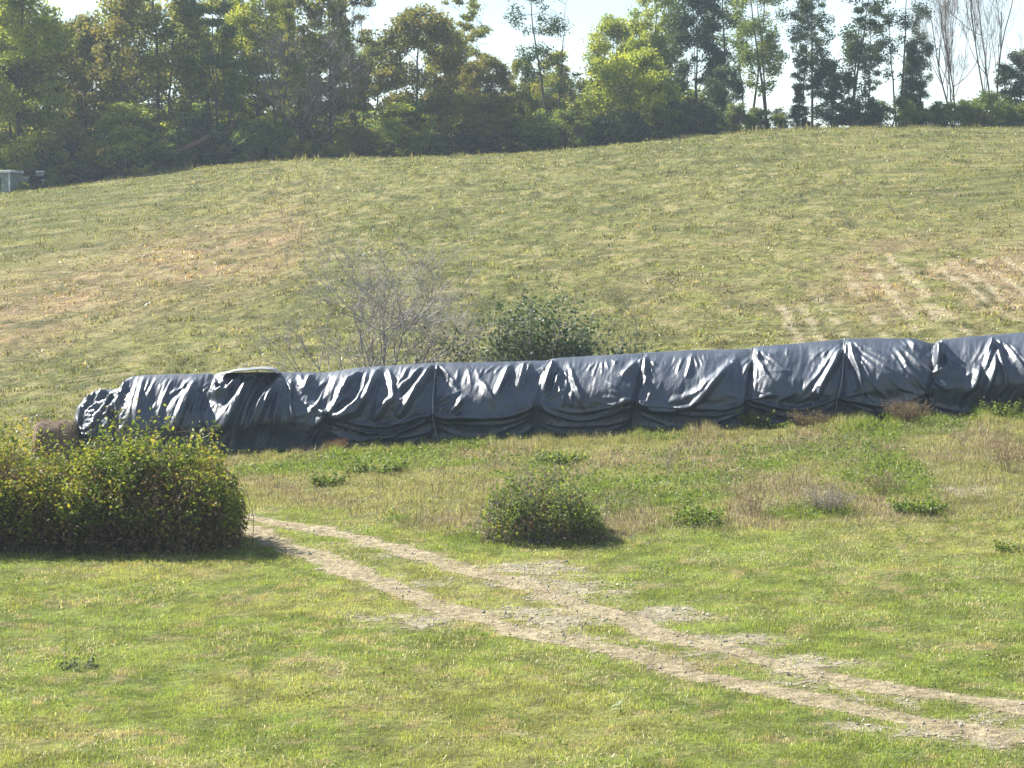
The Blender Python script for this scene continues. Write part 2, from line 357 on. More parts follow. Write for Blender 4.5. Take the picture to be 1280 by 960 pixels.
# ------------------------------------------------------------------ dirt track (ragged sheet on the ground)
tx = np.arange(-6.5, 8.5, .05); ty = np.arange(30.5, 58.5, .05)
X, Y = np.meshgrid(tx, ty); px = pxo(X, Y)
B = bare(X, Y) + (fbm(X * 9, Y * 7, 57, 4) - .5) * 1.0
keep = (B > 0.55)
kc = keep[:-1, :-1] & keep[1:, :-1] & keep[:-1, 1:] & keep[1:, 1:]
nx = len(tx); ii = (np.arange(len(ty) - 1)[:, None] * nx + np.arange(nx - 1)[None])[kc]
Fq = np.stack([ii, ii + 1, ii + nx + 1, ii + nx], -1)
used = np.unique(Fq); mpv = np.zeros(X.size, int); mpv[used] = np.arange(len(used))
Zt = gz(X, Y) + .006 + (fbm(X * 9, Y * 9, 55, 3) - .5) * .004 - .035 * sstep(.5, 1, rut(X, Y)) * 0
V = np.stack([X, Y, Zt], -1).reshape(-1, 3)[used]
r_ = rut(V[:, 0], V[:, 1])[:, None]; g_ = gravel(V[:, 0], V[:, 1])[:, None]
tcol = C_(.36, .31, .225) * r_ + C_(.34, .31, .245) * (1 - r_)
tcol = tcol * (.7 + .55 * fbm(V[:, 0] * 7, V[:, 1] * 7, 56, 4)[:, None])
obj('dirt_track', mesh('dirt_track', V, mpv[Fq], gm, True, col=tcol), kind='structure')

# gravel
rng = np.random.default_rng(5)
N = 60000
x = rng.uniform(-6.5, 8.5, N); y = rng.uniform(30.5, 57, N)
k = rng.uniform(size=N) < gravel(x, y) * .5 + rut(x, y) * .05; x, y = x[k], y[k]; n = len(x)
s = rng.gamma(1.6, .0040, n) + .004
oct_ = np.array([(1, 0, 0), (0, 1, 0), (-1, 0, 0), (0, -1, 0), (0, 0, .7), (0, 0, -.7)], float)
fo = np.array([(0, 1, 4), (1, 2, 4), (2, 3, 4), (3, 0, 4), (1, 0, 5), (2, 1, 5), (3, 2, 5), (0, 3, 5)])
V = (oct_[None] * (1 + .35 * rng.normal(size=(n, 6, 3))) * s[:, None, None]); V += np.stack([x, y, gz(x, y) + .012 + s * .3], -1)[:, None]
pc = C_(.36, .335, .29)[None] * rng.uniform(.45, 1.35, (n, 1)); pm = M['dry']
mg, nt = newmat('gravel'); va = nt.nodes.new('ShaderNodeVertexColor'); va.layer_name = 'Col'
p = nt.nodes.new('ShaderNodeBsdfPrincipled'); p.inputs['Roughness'].default_value = .9; o = nt.nodes.new('ShaderNodeOutputMaterial')
nt.links.new(va.outputs[0], p.inputs['Base Color']); nt.links.new(p.outputs[0], o.inputs[0])
obj('gravel', mesh('gravel', V.reshape(-1, 3), (fo[None] + np.arange(n)[:, None, None] * 6).reshape(-1, 3), mg, False, col=np.repeat(pc, 6, 0)), kind='stuff')

# ------------------------------------------------------------------ grass
def blades(rng, x, y, h, wd, col, lean=.45, sink=.01):
    n = len(x); a = rng.uniform(0, 2 * math.pi, n); la = rng.uniform(0, 2 * math.pi, n); l = np.abs(rng.normal(0, lean, n)) * h
    z = gz(x, y) - sink
    dx, dy = np.cos(a) * wd * .5, np.sin(a) * wd * .5; lx, ly = np.cos(la) * l, np.sin(la) * l
    v0 = np.stack([x - dx, y - dy, z], -1); v1 = np.stack([x + dx, y + dy, z], -1)
    hm = h * .55
    v2 = np.stack([x + dx * .75 + lx * .3, y + dy * .75 + ly * .3, z + hm], -1); v3 = np.stack([x - dx * .75 + lx * .3, y - dy * .75 + ly * .3, z + hm], -1)
    hh = np.sqrt(np.maximum(h * h - (l * .9) ** 2, (h * .25) ** 2))
    v4 = np.stack([x + lx, y + ly, z + np.maximum(hh, hm * .6)], -1)
    V = np.stack([v0, v1, v2, v3, v4], 1).reshape(-1, 3); b = np.arange(n)[:, None] * 5
    q = b + np.array([[0, 1, 2, 3]]); t = b + np.array([[3, 2, 4]])
    return V, q, t, np.repeat(col, 5, 0)
def scatter(rng, n, y0, y1, hw=.225, pw=1.0):
    # uniform over the wedge the lens can see, with a margin
    u = rng.uniform(size=n); y = np.sqrt(y0 ** 2 + u * (y1 ** 2 - y0 ** 2)) if pw == 1 else (y0 ** pw + u * (y1 ** pw - y0 ** pw)) ** (1 / pw)
    return rng.uniform(-hw, hw, n) * y, y
def lawn(name, n, y0, y1, hh, ww, seed, keepf, colf, lean=.45, pw=1.0, mat='grass', hw=.225):
    rng = np.random.default_rng(seed); x, y = scatter(rng, n, y0, y1, hw, pw)
    k = rng.uniform(size=n) < keepf(x, y); x, y = x[k], y[k]; n = len(x)
    h = hh(x, y) * rng.uniform(.55, 1.35, n); wd = ww * rng.uniform(.6, 1.4, n)
    c = colf(x, y, rng); V, q, t, c = blades(rng, x, y, h, wd, c, lean)
    return obj(name, mesh(name, V, [q, t], M[mat], False, col=np.clip(c, .004, .8)), kind='stuff')
def cj(x, y, rng, a=.35, g=1.0):
    c = meadow(x, y) * g; n = len(x)
    return c * rng.uniform(1 - a, 1 + a, (n, 1)) * (1 + rng.normal(0, .07, (n, 3)))
lawn('grass', 800000, 26.5, 62, lambda x, y: .022 + .065 * fbm(x * 2.6, y * 2.6, 61, 3) ** 1.3 + .03 * weedness(x, y), .0085, 1,
     lambda x, y: np.clip(1 - bare(x, y) * .93, 0, 1) * (.2 + 1.4 * sstep(.30, .60, fbm(x * 3.4, y * 2.8, 14, 3))), cj, pw=1.3)
# pale dead blades lying in the lawn
def strawp(x, y): return (sstep(.52, .66, fbm(x * 1.3, y * .8, 71, 4)) * .95 + .07) * (1 - bare(x, y)) + gravel(x, y) * .10
lawn('dead_grass', 130000, 26.5, 60, lambda x, y: .07 + 0 * x, .008, 2, lambda x, y: strawp(x, y),
     lambda x, y, rng: C_(.52, .47, .33)[None] * rng.uniform(.6, 1.25, (len(x), 1)), lean=1.6, pw=1.3)
# tall dry weeds in the belt under the tarpaulin
def dryp(x, y): return weedness(x, y) * (.25 + .75 * sstep(.45, .6, fbm(x * .9, y * .5, 23, 4))) * (1 - bare(x, y))
lawn('dry_weeds', 38000, 46, 60.2, lambda x, y: .06 + .26 * fbm(x * 2.7, y * 2.7, 81, 3) ** 1.5, .012, 3, dryp,
     lambda x, y, rng: (C_(.25, .195, .125)[None] + rng.uniform(0, 1, (len(x), 1)) * C_(.14, .12, .07)) * rng.uniform(.5, 1.35, (len(x), 1)), lean=.7, mat='dry')
# fringe of grass at the foot of the tarpaulin
lawn('grass_fringe', 42000, 58.3, 60.6, lambda x, y: .07 + .22 * sstep(.35, .85, fbm(x * 3.5, y * .4, 83, 4)), .011, 4, lambda x, y: .85 + 0 * x,
     lambda x, y, rng: meadow(x, y) * rng.uniform(.6, 1.25, (len(x), 1)), lean=.4)
# hill pasture tufts
lawn('pasture_grass', 330000, 63.5, 172, lambda x, y: (.045 + .10 * sstep(.45, .75, fbm(x * 1.9, y * 1.3, 85, 3))) * (1 + .3 * sstep(90, 160, y)), .045, 6,
     lambda x, y: .25 + .9 * sstep(.35, .6, fbm(x * 1.5, y * 1.0, 86, 3)), lambda x, y, rng: cj(x, y, rng, .55), lean=.9, pw=1.15, hw=.235)
lawn('field_edge_weeds', 11000, 162, 178, lambda x, y: .10 + .34 * sstep(.5, .8, fbm(x * .9, y * .5, 87, 3)), .05, 7,
     lambda x, y: .8 + 0 * x, lambda x, y, rng: (C_(.16, .165, .05) + (C_(.30, .24, .12) - C_(.16, .165, .05)) * rng.uniform(0, 1, (len(x), 1)) ** 2) * rng.uniform(.6, 1.2, (len(x), 1)), lean=.3, hw=.235)

# broad-leaved weeds and clover, low leaf scatter
rng = np.random.default_rng(12)
N = 40000; x, y = scatter(rng, N, 44, 60, .225)
wn = fbm(x * .55, y * .5, 21, 4); k = rng.uniform(size=N) < weedness(x, y) * (.05 + sstep(.44, .60, wn)) * (1 - bare(x, y)); x, y = x[k], y[k]
hgt = .04 + .26 * fbm(x * 1.4, y * 1.2, 91, 3) * rng.uniform(0, 1, len(x))
V, Fq = leaves(rng, np.stack([x, y, gz(x, y) + hgt], -1), .055, .7, 0, .4)
N = 60000; x2, y2 = scatter(rng, N, 27, 47, .225); k = rng.uniform(size=N) < sstep(.58, .72, fbm(x2 * 1.6, y2 * 1.4, 92, 4)) * .7 * (1 - bare(x2, y2)) * (1 - weedness(x2, y2)); x2, y2 = x2[k], y2[k]
V2, F2 = leaves(rng, np.stack([x2, y2, gz(x2, y2) + rng.uniform(.015, .07, len(x2))], -1), .035, .75, 0, .5)
F2 = F2 + len(V); V = np.concatenate([V, V2]); Fq = np.concatenate([Fq, F2]); x = np.concatenate([x, x2])
obj('leafy_weeds', mesh('leafy_weeds', V, Fq, LM['weed'], rnd=np.repeat(rng.beta(2, 2, len(x)), 4)), kind='stuff')


# ------------------------------------------------------------------ the long black tarpaulin over the row of hay bales
DT = 61.6                                             # distance of the row's centre line
TOPX = [84, 90, 98, 110, 125, 141, 146, 151, 158, 172, 240, 256, 262, 272, 340, 400, 425, 450, 500, 545, 600, 640, 684, 690, 700, 750, 803, 808, 870, 925, 941, 948, 1000, 1058, 1064, 1100, 1150, 1170, 1177, 1185, 1215, 1280, 1350, 1450]
TOPY = [528, 512, 500, 492.5, 489.5, 488.5, 483, 477, 473, 471, 469, 468.5, 470.5, 468, 467, 468, 465, 461, 458, 455, 454.5, 453.5, 452.5, 450.5, 449, 446, 443.5, 442.5, 439, 438, 437.5, 435, 431, 425.5, 424.5, 424, 424.5, 430, 431, 426, 422.5, 417.5, 415, 411]
def basey(px): return 583.5 - .0535 * px + 3.0
SX = 1.0; U = np.arange(84, 1450, SX)
nv = 150
tt = np.linspace(0, 1, nv)
top_r = np.interp(U, TOPX, TOPY); bas_r = basey(U)
# cross-section over a round bale: v = height fraction from the top, q = how far it bulges towards us (in bale radii)
ang = np.concatenate([np.linspace(0, 1, 71) ** 1.0 * (math.pi / 2)])
RB = 1.18
vv = np.concatenate([(1 - np.cos(ang)) * .60, np.linspace(.60, 1.03, nv - 70)[1:]])
pq = np.concatenate([np.sin(ang), 1 - .02 * np.linspace(0, 1, nv - 71 + 0) - .10 * np.sin(np.linspace(0, 1, nv - 71) * math.pi / 2)])
nvv = len(vv)
_q = np.clip(pq[:71], 0, 1); vv[:71] = .55 * vv[:71] + .45 * .60 * _q
nvv = len(vv)
PX = np.repeat(U[:, None], nvv, 1)
PY = top_r[:, None] + (bas_r - top_r)[:, None] * vv[None]
rad = RB * np.clip(np.interp(U, [84, 100, 140, 150, 175], [.28, .55, .72, .88, 1.0]), 0, 1)
bay = [(-10, 84), (84, 147), (147, 262), (262, 412), (412, 544), (544, 688), (688, 806), (806, 946), (946, 1062), (1062, 1174), (1174, 1310), (1310, 1450)]
# displacement field -------------------------------------------------------
D = np.zeros_like(PX)
def ridge(pts, wd, amp=1.0, off=.5, steep=.55, taper=.6):
    """fold whose sunny flank lies along pts; its shaded side falls off more steeply"""
    pts = np.array(pts, float)
    x0, x1 = pts[:, 0].min() - wd * 5, pts[:, 0].max() + wd * 5; i0 = max(0, int((x0 - U[0]) / SX)); i1 = min(len(U), int((x1 - U[0]) / SX) + 1)
    if i1 <= i0: return
    X_ = PX[i0:i1]; Y_ = PY[i0:i1]; best = np.full(X_.shape, 1e9); sg = np.zeros(X_.shape); tp = np.zeros(X_.shape)
    L = np.concatenate([[0], np.cumsum(np.hypot(*np.diff(pts, axis=0).T))]); L /= L[-1]
    for k_ in range(len(pts) - 1):
        ax, ay = pts[k_]; bx, by = pts[k_ + 1]; dx, dy = bx - ax, by - ay; l2 = dx * dx + dy * dy + 1e-9
        t = np.clip(((X_ - ax) * dx + (Y_ - ay) * dy) / l2, 0, 1)
        ex, ey = X_ - ax - t * dx, Y_ - ay - t * dy; d_ = np.hypot(ex, ey)
        # lower / right side counts positive
        nxx, nyy = dy, -dx
        if nyy * .8 + nxx * .6 < 0: nxx, nyy = -nxx, -nyy
        s_ = np.sign(ex * nxx + ey * nyy); m = d_ < best
        best = np.where(m, d_, best); sg = np.where(m, s_, sg); tp = np.where(m, L[k_] + t * (L[k_ + 1] - L[k_]), tp)
    sd = best * sg - off * wd
    ww = np.where(sd > 0, wd * steep, wd * 1.15)
    tw = np.clip(tp / .25, 0, 1) ** .7 * np.clip((1 - tp) / .25, 0, 1) ** taper
    endd = np.exp(-np.maximum(best - wd * 3, 0) / wd)
    D[i0:i1] += amp * wd * .0188 * 1.02 * np.exp(-(sd / ww) ** 2) * (.25 + .75 * tw) * endd
def valley(pts, wd, amp):
    pts = np.array(pts, float); d_ = segdist(PX, PY, pts); D[...] -= amp * np.exp(-(d_ / wd) ** 2)
FOLDS = [
 # end crumple
 ([(153, 473), (147, 482), (142, 497), (137, 520)], 6, 1.1), ([(173, 476), (171, 500), (169, 537)], 3, 1), ([(166, 476), (163, 500), (160, 530)], 2.5, .6),
 ([(137, 498), (117, 527)], 3, 1.2), ([(108, 497), (98, 514)], 3, 1.1), ([(126, 491), (112, 506)], 4, 1.1), ([(118, 490), (106, 500)], 3, 1), ([(141, 510), (128, 522), (112, 533)], 3, 1.1),
 ([(133, 504), (118, 512), (108, 524)], 3, 1), ([(138, 523), (120, 532), (100, 540)], 2.5, 1.1), ([(135, 532), (115, 541), (95, 547)], 2.5, 1.1), ([(133, 522), (135, 550)], 4, 1), ([(128, 543), (108, 550)], 2, 1), ([(93, 515), (91, 540)], 4, 1),
 # first covered bale
 ([(239, 478), (232, 505), (221, 535)], 4, 1.1), ([(233, 487), (224, 515), (214, 537)], 3, 1), ([(240, 502), (242, 522)], 2, 1), ([(199, 516), (203, 535)], 2.5, 1), ([(251, 512), (246, 537)], 3, 1), ([(236, 478), (222, 486), (210, 492)], 3, .8),
 ([(190, 474), (186, 486), (183, 500)], 2, .6), ([(205, 474), (202, 486)], 2, .6), ([(181, 474), (178, 492)], 2, .8), ([(215, 473), (213, 484)], 2, .6), ([(247, 472), (244, 490), (243, 515)], 3, .7),
 # pouches and great folds
 ([(260, 483), (273, 480), (287, 477)], 3, 1.1), ([(257, 488), (270, 494), (282, 492), (292, 482), (298, 474)], 5, 1.2), ([(313, 472), (303, 485), (297, 502), (286, 521), (268, 539)], 7, 1.15), ([(310, 482), (308, 500), (311, 520)], 2, .9),
 ([(326, 472), (314, 496), (306, 520), (298, 543)], 4, 1.0), ([(293, 505), (280, 520), (266, 530)], 3, .8), ([(254, 518), (262, 540)], 2.5, .6), ([(330, 497), (318, 521), (304, 540)], 3, 1.1), ([(333, 474), (329, 484)], 3, 1),
 ([(345, 476), (335, 497), (321, 528)], 5, 1.15), ([(340, 479), (328, 502), (320, 516)], 3, .9), ([(348, 480), (346, 510), (341, 537)], 4, 1.0), ([(353, 482), (352, 510), (352, 532)], 3, .9), ([(360, 479), (361, 505), (367, 528)], 4, 1.0), ([(356, 482), (357, 512), (358, 537)], 2, .8),
 ([(370, 469), (375, 482)], 3, 1), ([(386, 469), (377, 491)], 4, 1.1), ([(393, 483), (384, 489)], 2, 1), ([(403, 490), (394, 512), (384, 523)], 2.5, 1.2), ([(407, 476), (397, 484), (390, 496)], 2.5, .7), ([(366, 520), (384, 517), (398, 508)], 3, .7),
 ([(437, 496), (420, 508), (404, 519), (387, 533)], 5, 1.1), ([(405, 522), (391, 547)], 3, 1), ([(398, 528), (386, 545)], 2.5, 1),
 ([(425, 488), (423, 502), (417, 510)], 3, .9), ([(434, 479), (428, 490), (422, 502)], 4, 1.0), ([(449, 468), (436, 480), (425, 499)], 4, 1.0), ([(456, 468), (452, 490), (445, 506), (430, 514)], 4, 1.0), ([(470, 464), (463, 481), (456, 500), (443, 513), (412, 521)], 6, 1.15),
 ([(478, 464), (474, 486), (470, 500)], 2.5, .6), ([(412, 527), (425, 530)], 2, 1), ([(412, 533), (421, 535)], 2, 1), ([(412, 538), (418, 540)], 2, 1),
 ([(497, 497), (480, 508), (464, 523)], 5, 1.1), ([(505, 500), (487, 512)], 3, .9), ([(538, 463), (528, 478), (517, 492), (508, 506), (496, 520)], 5, 1.3), ([(535, 475), (524, 492)], 2, .9), ([(526, 462), (512, 478), (496, 489)], 4, 1.1), ([(509, 459), (502, 475), (494, 486)], 3, 1), ([(500, 457), (498, 469)], 2, .8),
 ([(482, 466), (487, 480), (490, 502)], 4, .9), ([(492, 528), (475, 536), (456, 541)], 3, 1.1), ([(541, 513), (528, 524), (512, 535), (490, 543), (460, 546)], 3, 1.1), ([(538, 515), (530, 522)], 2, 1),
 ([(547, 457), (542, 472)], 3, 1.1), ([(549, 484), (544, 493)], 2, 1), ([(563, 494), (544, 504)], 3, .9), ([(576, 489), (560, 498), (547, 503)], 2, .9), ([(579, 499), (570, 508), (559, 514)], 4, 1.1), ([(545, 509), (561, 508)], 2, .9), ([(543, 517), (560, 522), (585, 522), (610, 520)], 3, 1.0),
 ([(584, 463), (588, 482)], 2, .8), ([(594, 463), (598, 476)], 2, .6), ([(572, 463), (569, 480)], 2, .6), ([(560, 468), (557, 484)], 2, .6), ([(604, 462), (596, 476)], 2, .6), ([(600, 480), (610, 496), (618, 508)], 4, .7),
 ([(637, 458), (628, 478), (619, 497)], 4, 1.2), ([(654, 455), (650, 470), (645, 489)], 4.5, 1.1), ([(661, 457), (658, 468), (651, 482)], 4, 1.0), ([(645, 463), (637, 487)], 2.5, .9), ([(628, 458), (618, 468)], 2, .7), ([(620, 457), (606, 468)], 2, .6),
 ([(692, 453), (684, 468), (675, 492)], 5, 1.3), ([(698, 467), (689, 490)], 3, 1.0), ([(707, 463), (708, 490)], 2, .9), ([(701, 464), (698, 492)], 2, .9), ([(711, 457), (716, 480), (724, 500), (731, 511)], 3, .9), ([(703, 492), (701, 508)], 3, .9), ([(713, 492), (712, 508)], 3, .8), ([(645, 503), (631, 508)], 2, 1),
 ([(798, 449), (788, 462), (776, 472)], 3.5, 1.1), ([(809, 445), (804, 458), (802, 471)], 3.5, 1.2), ([(807, 471), (803, 484)], 3, 1.1), ([(812, 490), (806, 500)], 3, .8), ([(749, 452), (741, 471)], 1.6, .9), ([(745, 454), (735, 463)], 1.5, .9), ([(754, 454), (752, 469)], 1.6, .9), ([(758, 454), (761, 464)], 1.6, .8), ([(766, 451), (770, 458)], 1.6, .8), ([(774, 451), (768, 458)], 1.5, .7), ([(736, 453), (728, 464)], 1.5, .6),
 ([(867, 443), (862, 460), (856, 473)], 2.4, 1.2), ([(868, 444), (873, 461)], 2, 1.0), ([(856, 448), (847, 464)], 1.6, .9), ([(882, 444), (882, 453)], 1.6, .8), ([(876, 444), (878, 456)], 1.5, .7), ([(848, 446), (838, 460)], 1.5, .6),
 ([(745, 501), (765, 504), (786, 498)], 2.5, 1.0), ([(795, 501), (815, 509), (840, 510), (860, 504), (880, 490), (896, 475), (913, 456)], 5, 1.25), ([(826, 501), (850, 497), (872, 489), (892, 472)], 3.5, .9), ([(745, 519), (775, 513)], 2.5, .8),
 ([(915, 442), (905, 440)], 1.5, .9), ([(912, 447), (902, 444)], 1.5, .9), ([(920, 446), (916, 470), (918, 490)], 4, .5), ([(935, 450), (930, 480), (928, 495)], 3, .5),
 ([(954, 439), (967, 448)], 2.4, 1.1), ([(950, 440), (947, 450)], 3, 1.1), ([(988, 436), (985, 447)], 1.6, 1), ([(1006, 431), (1005, 437)], 1.5, .8), ([(960, 466), (990, 466)], 2, .4),
 ([(1051, 436), (1042, 455), (1030, 472), (1020, 485), (1013, 500)], 5, 1.3), ([(1044, 434), (1029, 446)], 2, .8), ([(1046, 438), (1036, 450), (1022, 468), (1008, 482), (995, 495)], 3, .9), ([(1040, 434), (1022, 444), (1012, 454)], 2, .5), ([(1016, 484), (1007, 494), (994, 501)], 3, 1.0), ([(991, 489), (975, 496), (967, 504)], 3, 1.0), ([(950, 456), (956, 471), (965, 484)], 3, .7), ([(940, 487), (960, 492), (976, 493)], 2.5, .6),
 ([(905, 503), (931, 498)], 2.5, .9), ([(880, 517), (912, 509), (930, 503)], 2.5, 1.0),
 ([(1065, 428), (1064, 445), (1066, 462)], 3.5, 1.1), ([(1068, 432), (1071, 470), (1074, 507)], 3, .9), ([(1073, 427), (1082, 438)], 2.4, 1), ([(1070, 426), (1086, 433), (1102, 441)], 2.4, .9),
 ([(1070, 435), (1092, 462), (1120, 482), (1150, 492)], 2.8, .8), ([(1075, 434), (1105, 460), (1145, 482)], 2.8, .7), ([(1067, 440), (1085, 475), (1112, 502)], 2.8, .8), ([(1081, 433), (1115, 455), (1142, 476)], 2.5, .6), ([(1066, 450), (1076, 485), (1092, 512)], 2.6, .7),
 ([(1123, 440), (1132, 460), (1150, 480), (1158, 486)], 3, 1.1), ([(1114, 440), (1126, 464), (1146, 484)], 2.6, .8), ([(1132, 424), (1138, 436)], 2, 1.1), ([(1140, 424), (1147, 438)], 3, 1.2), ([(1154, 429), (1160, 438)], 2, 1.0), ([(1133, 436), (1150, 456), (1164, 466)], 3, .7),
 ([(1184, 429), (1174, 443), (1169, 457)], 5, 1.3), ([(1160, 461), (1172, 464), (1183, 457)], 3, 1.1), ([(1164, 472), (1175, 482), (1183, 486)], 3, 1.1), ([(1163, 480), (1160, 495)], 3, 1.1), ([(1193, 449), (1188, 459)], 2.2, 1), ([(1203, 460), (1196, 470)], 2.2, .7), ([(1186, 466), (1204, 470), (1214, 466)], 2.5, .7),
 ([(1221, 462), (1215, 478), (1203, 491)], 4, 1.1), ([(1246, 424), (1237, 445), (1229, 461)], 3.2, 1.2), ([(1243, 445), (1238, 465), (1228, 485), (1223, 499)], 4.2, 1.2), ([(1247, 428), (1250, 460), (1252, 482), (1243, 494)], 3, 1.1), ([(1255, 424), (1253, 440), (1256, 460), (1254, 480)], 2.5, 1.1), ([(1259, 428), (1268, 450), (1282, 478)], 3.2, 1.0), ([(1264, 426), (1276, 446), (1290, 460)], 2.4, .7), ([(1236, 426), (1226, 440), (1216, 452)], 2, .6),
 ([(1110, 506), (1128, 505)], 2.5, .8), ([(1085, 505), (1100, 514), (1120, 516)], 2.5, .8)]
for rep in range(3):      # beyond the right edge of the photograph the folds simply go on
    rg = random.Random(rep)
    for k_ in range(9):
        xx = 1290 + rep * 50 + rg.uniform(0, 50); yt = 425 + rg.uniform(0, 14); ln = rg.uniform(15, 60)
        FOLDS.append(([(xx, yt), (xx - ln * .2, yt + ln * .5), (xx - ln * .5, yt + ln)], rg.uniform(2, 5), 1.1))
# slack bellies between the ties and the creases where the ties pull in
PINCH = [(412, 520), (542, 517), (670, 504), (793, 500), (933, 499), (1046, 497), (1160, 489), (1310, 482), (1440, 474)]
_rs = random.Random(5)
for (x0, y0), (x1, y1) in zip(PINCH[:-1], PINCH[1:]):
    mx = (x0 + x1) / 2; my = (y0 + y1) / 2; wv_ = (x1 - x0)
    if x0 < 1050:
        for dy_, sag, wd_, am in [(1, 9, 4.0, 1.5), (7, 13, 3.0, .9), (16, 16, 3.0, .7), (26, 15, 3.0, .5)]:
            ps = [(x0 + wv_ * t, y0 + (y1 - y0) * t + dy_ + sag * 4 * t * (1 - t) + 2.5 * math.sin(t * 7 + x0 + dy_)) for t in np.linspace(.02, .98, 12)]
            ridge(ps, wd_ * _rs.uniform(.8, 1.3), am * _rs.uniform(.5, 1.5), .3, .4, .3)
    else:
        for dy_, sag, wd_, am in [(14, 16, 3.5, .7), (24, 14, 3.0, .5)]:
            ps = [(x0 + wv_ * t, y0 + (y1 - y0) * t + dy_ + sag * 4 * t * (1 - t)) for t in np.linspace(.02, .98, 12)]
            ridge(ps, wd_, am, .3, .5, .3)
for f in FOLDS: ridge(f[0], f[1] * (1.15 if f[1] >= 3 else 1), f[2] * (1.75 if f[1] >= 4 else 1.35 if f[1] >= 3 else .95))
_rc = random.Random(77)
for (cx_, cy_) in [(545, 457), (690, 452), (807, 446), (948, 438), (1063, 427), (1176, 432), (262, 472), (353, 473), (1250, 422), (412, 521), (542, 517), (670, 504), (793, 500), (933, 499), (1046, 497)]:
    dn_ = cy_ < 480
    for k_ in range(11):
        an = math.radians(_rc.uniform(35, 145) if dn_ else _rc.choice([_rc.uniform(-35, 30), _rc.uniform(150, 215)])); ln_ = _rc.uniform(14, 44); st_ = _rc.uniform(1, 6)
        ridge([(cx_ + math.cos(an) * st_, cy_ + math.sin(an) * st_), (cx_ + math.cos(an) * ln_ * .5, cy_ + math.sin(an) * ln_ * .5 + (1 if dn_ else 2)), (cx_ + math.cos(an) * ln_, cy_ + math.sin(an) * ln_ + (0 if dn_ else 4))], _rc.uniform(1.5, 2.4), _rc.uniform(.7, 1.2), .3, .6)
for xs_, a_ in [([(545, 453), (542, 500), (541, 517), (548, 552)], .05), ([(689, 449), (676, 490), (669, 505), (667, 545)], .07), ([(807, 441), (799, 475), (793, 500), (788, 540)], .07), ([(946, 434), (938, 470), (933, 499), (930, 530)], .07),
                ([(1062, 422), (1055, 460), (1048, 497), (1044, 525)], .07), ([(1174, 428), (1166, 460), (1161, 480), (1157, 515)], .08), ([(262, 467), (257, 490), (250, 530)], .07), ([(412, 515), (410, 558)], .06), ([(147, 483), (140, 520), (137, 560)], .05), ([(1310, 414), (1310, 520)], .06)]:
    valley(xs_, 4.0, a_); valley(xs_, 14.0, a_ * .8)
# bellies: the cloth bags out above the lip in the middle of each bay
for a_, b_ in bay[3:]:
    t = np.clip((PX - a_) / (b_ - a_), 0, 1); vfr = (PY - top_r[:, None]) / (bas_r - top_r)[:, None]
    D += np.where((PX >= a_) & (PX <= b_), .09 * np.sin(t * math.pi) ** .8 * np.exp(-((vfr - .50) / .22) ** 2), 0)
# fine crumple
xm = PX * .0188; ym = PY * .0188
vfr = (PY - top_r[:, None]) / (bas_r - top_r)[:, None]
rg1 = 1 - np.abs(2 * fbm(xm * 3.2 + ym * 1.2, ym * 1.3 - xm * .2, 101, 4) - 1)
rg2 = 1 - np.abs(2 * fbm(xm * 8.0 + ym * 2.5, ym * 2.2, 102, 3) - 1)
calm = 1 - .55 * sstep(500, 600, PX)
D += ((rg1 - .7) * .10 * (.4 + .6 * sstep(0, .15, vfr)) + (rg2 - .7) * .034) * calm
D += (fbm(xm * 1.1, ym * .8, 104, 2) - .5) * .16
endk = 1 - sstep(142, 160, PX)
D += endk * ((1 - np.abs(2 * fbm(xm * 4 + ym * 3, ym * 5 - xm * 2, 103, 3) - 1)) - .7) * .22
# soften
D2 = D.copy(); D2[1:-1, 1:-1] = .6 * D[1:-1, 1:-1] + .10 * (D[2:, 1:-1] + D[:-2, 1:-1] + D[1:-1, 2:] + D[1:-1, :-2]); D = D2
D *= sstep(-.02, .12, vfr) * .9 + .1
# front surface, normals of the section
dvz = np.gradient(vv) * 1.75; dqy = np.gradient(pq) * RB
nrm = np.stack([dqy, dvz], -1); nrm[:, 0] = np.maximum(nrm[:, 0], -.0); nrm /= np.linalg.norm(nrm, axis=1, keepdims=True) + 1e-9  # (up, towards us)
yb = DT - rad[:, None] * pq[None]
xb = (PX - 640) / F * 60.7; zb = CZ + (HOR - PY) / F * 60.7
Yf = yb - D * nrm[None, :, 1]; Zf = zb + D * nrm[None, :, 0]
front = np.stack([xb, Yf, Zf], -1)
# back side, plainer
nb = 40; tb = np.linspace(0, 1, nb + 1)[1:]
va_ = np.where(tb < .5, (1 - np.cos(tb * math.pi)) * .42, .42 + (tb - .5) * 2 * .62); qa_ = np.where(tb < .5, np.sin(tb * math.pi), 1 - .05 * (tb - .5))
PYb = top_r[:, None] + (bas_r - top_r)[:, None] * va_[None]
Db = (1 - np.abs(2 * fbm(U[:, None] * .06 + 0 * PYb, PYb * .03, 111, 4) - 1) - .6) * .22 * np.minimum(tb * 4, 1)[None]
back = np.stack([np.repeat(xb[:, :1], nb, 1), DT + rad[:, None] * qa_[None] + Db, CZ + (HOR - PYb) / F * 60.7], -1)
grid = np.concatenate([back[:, ::-1], front], 1); nc, nr = grid.shape[:2]
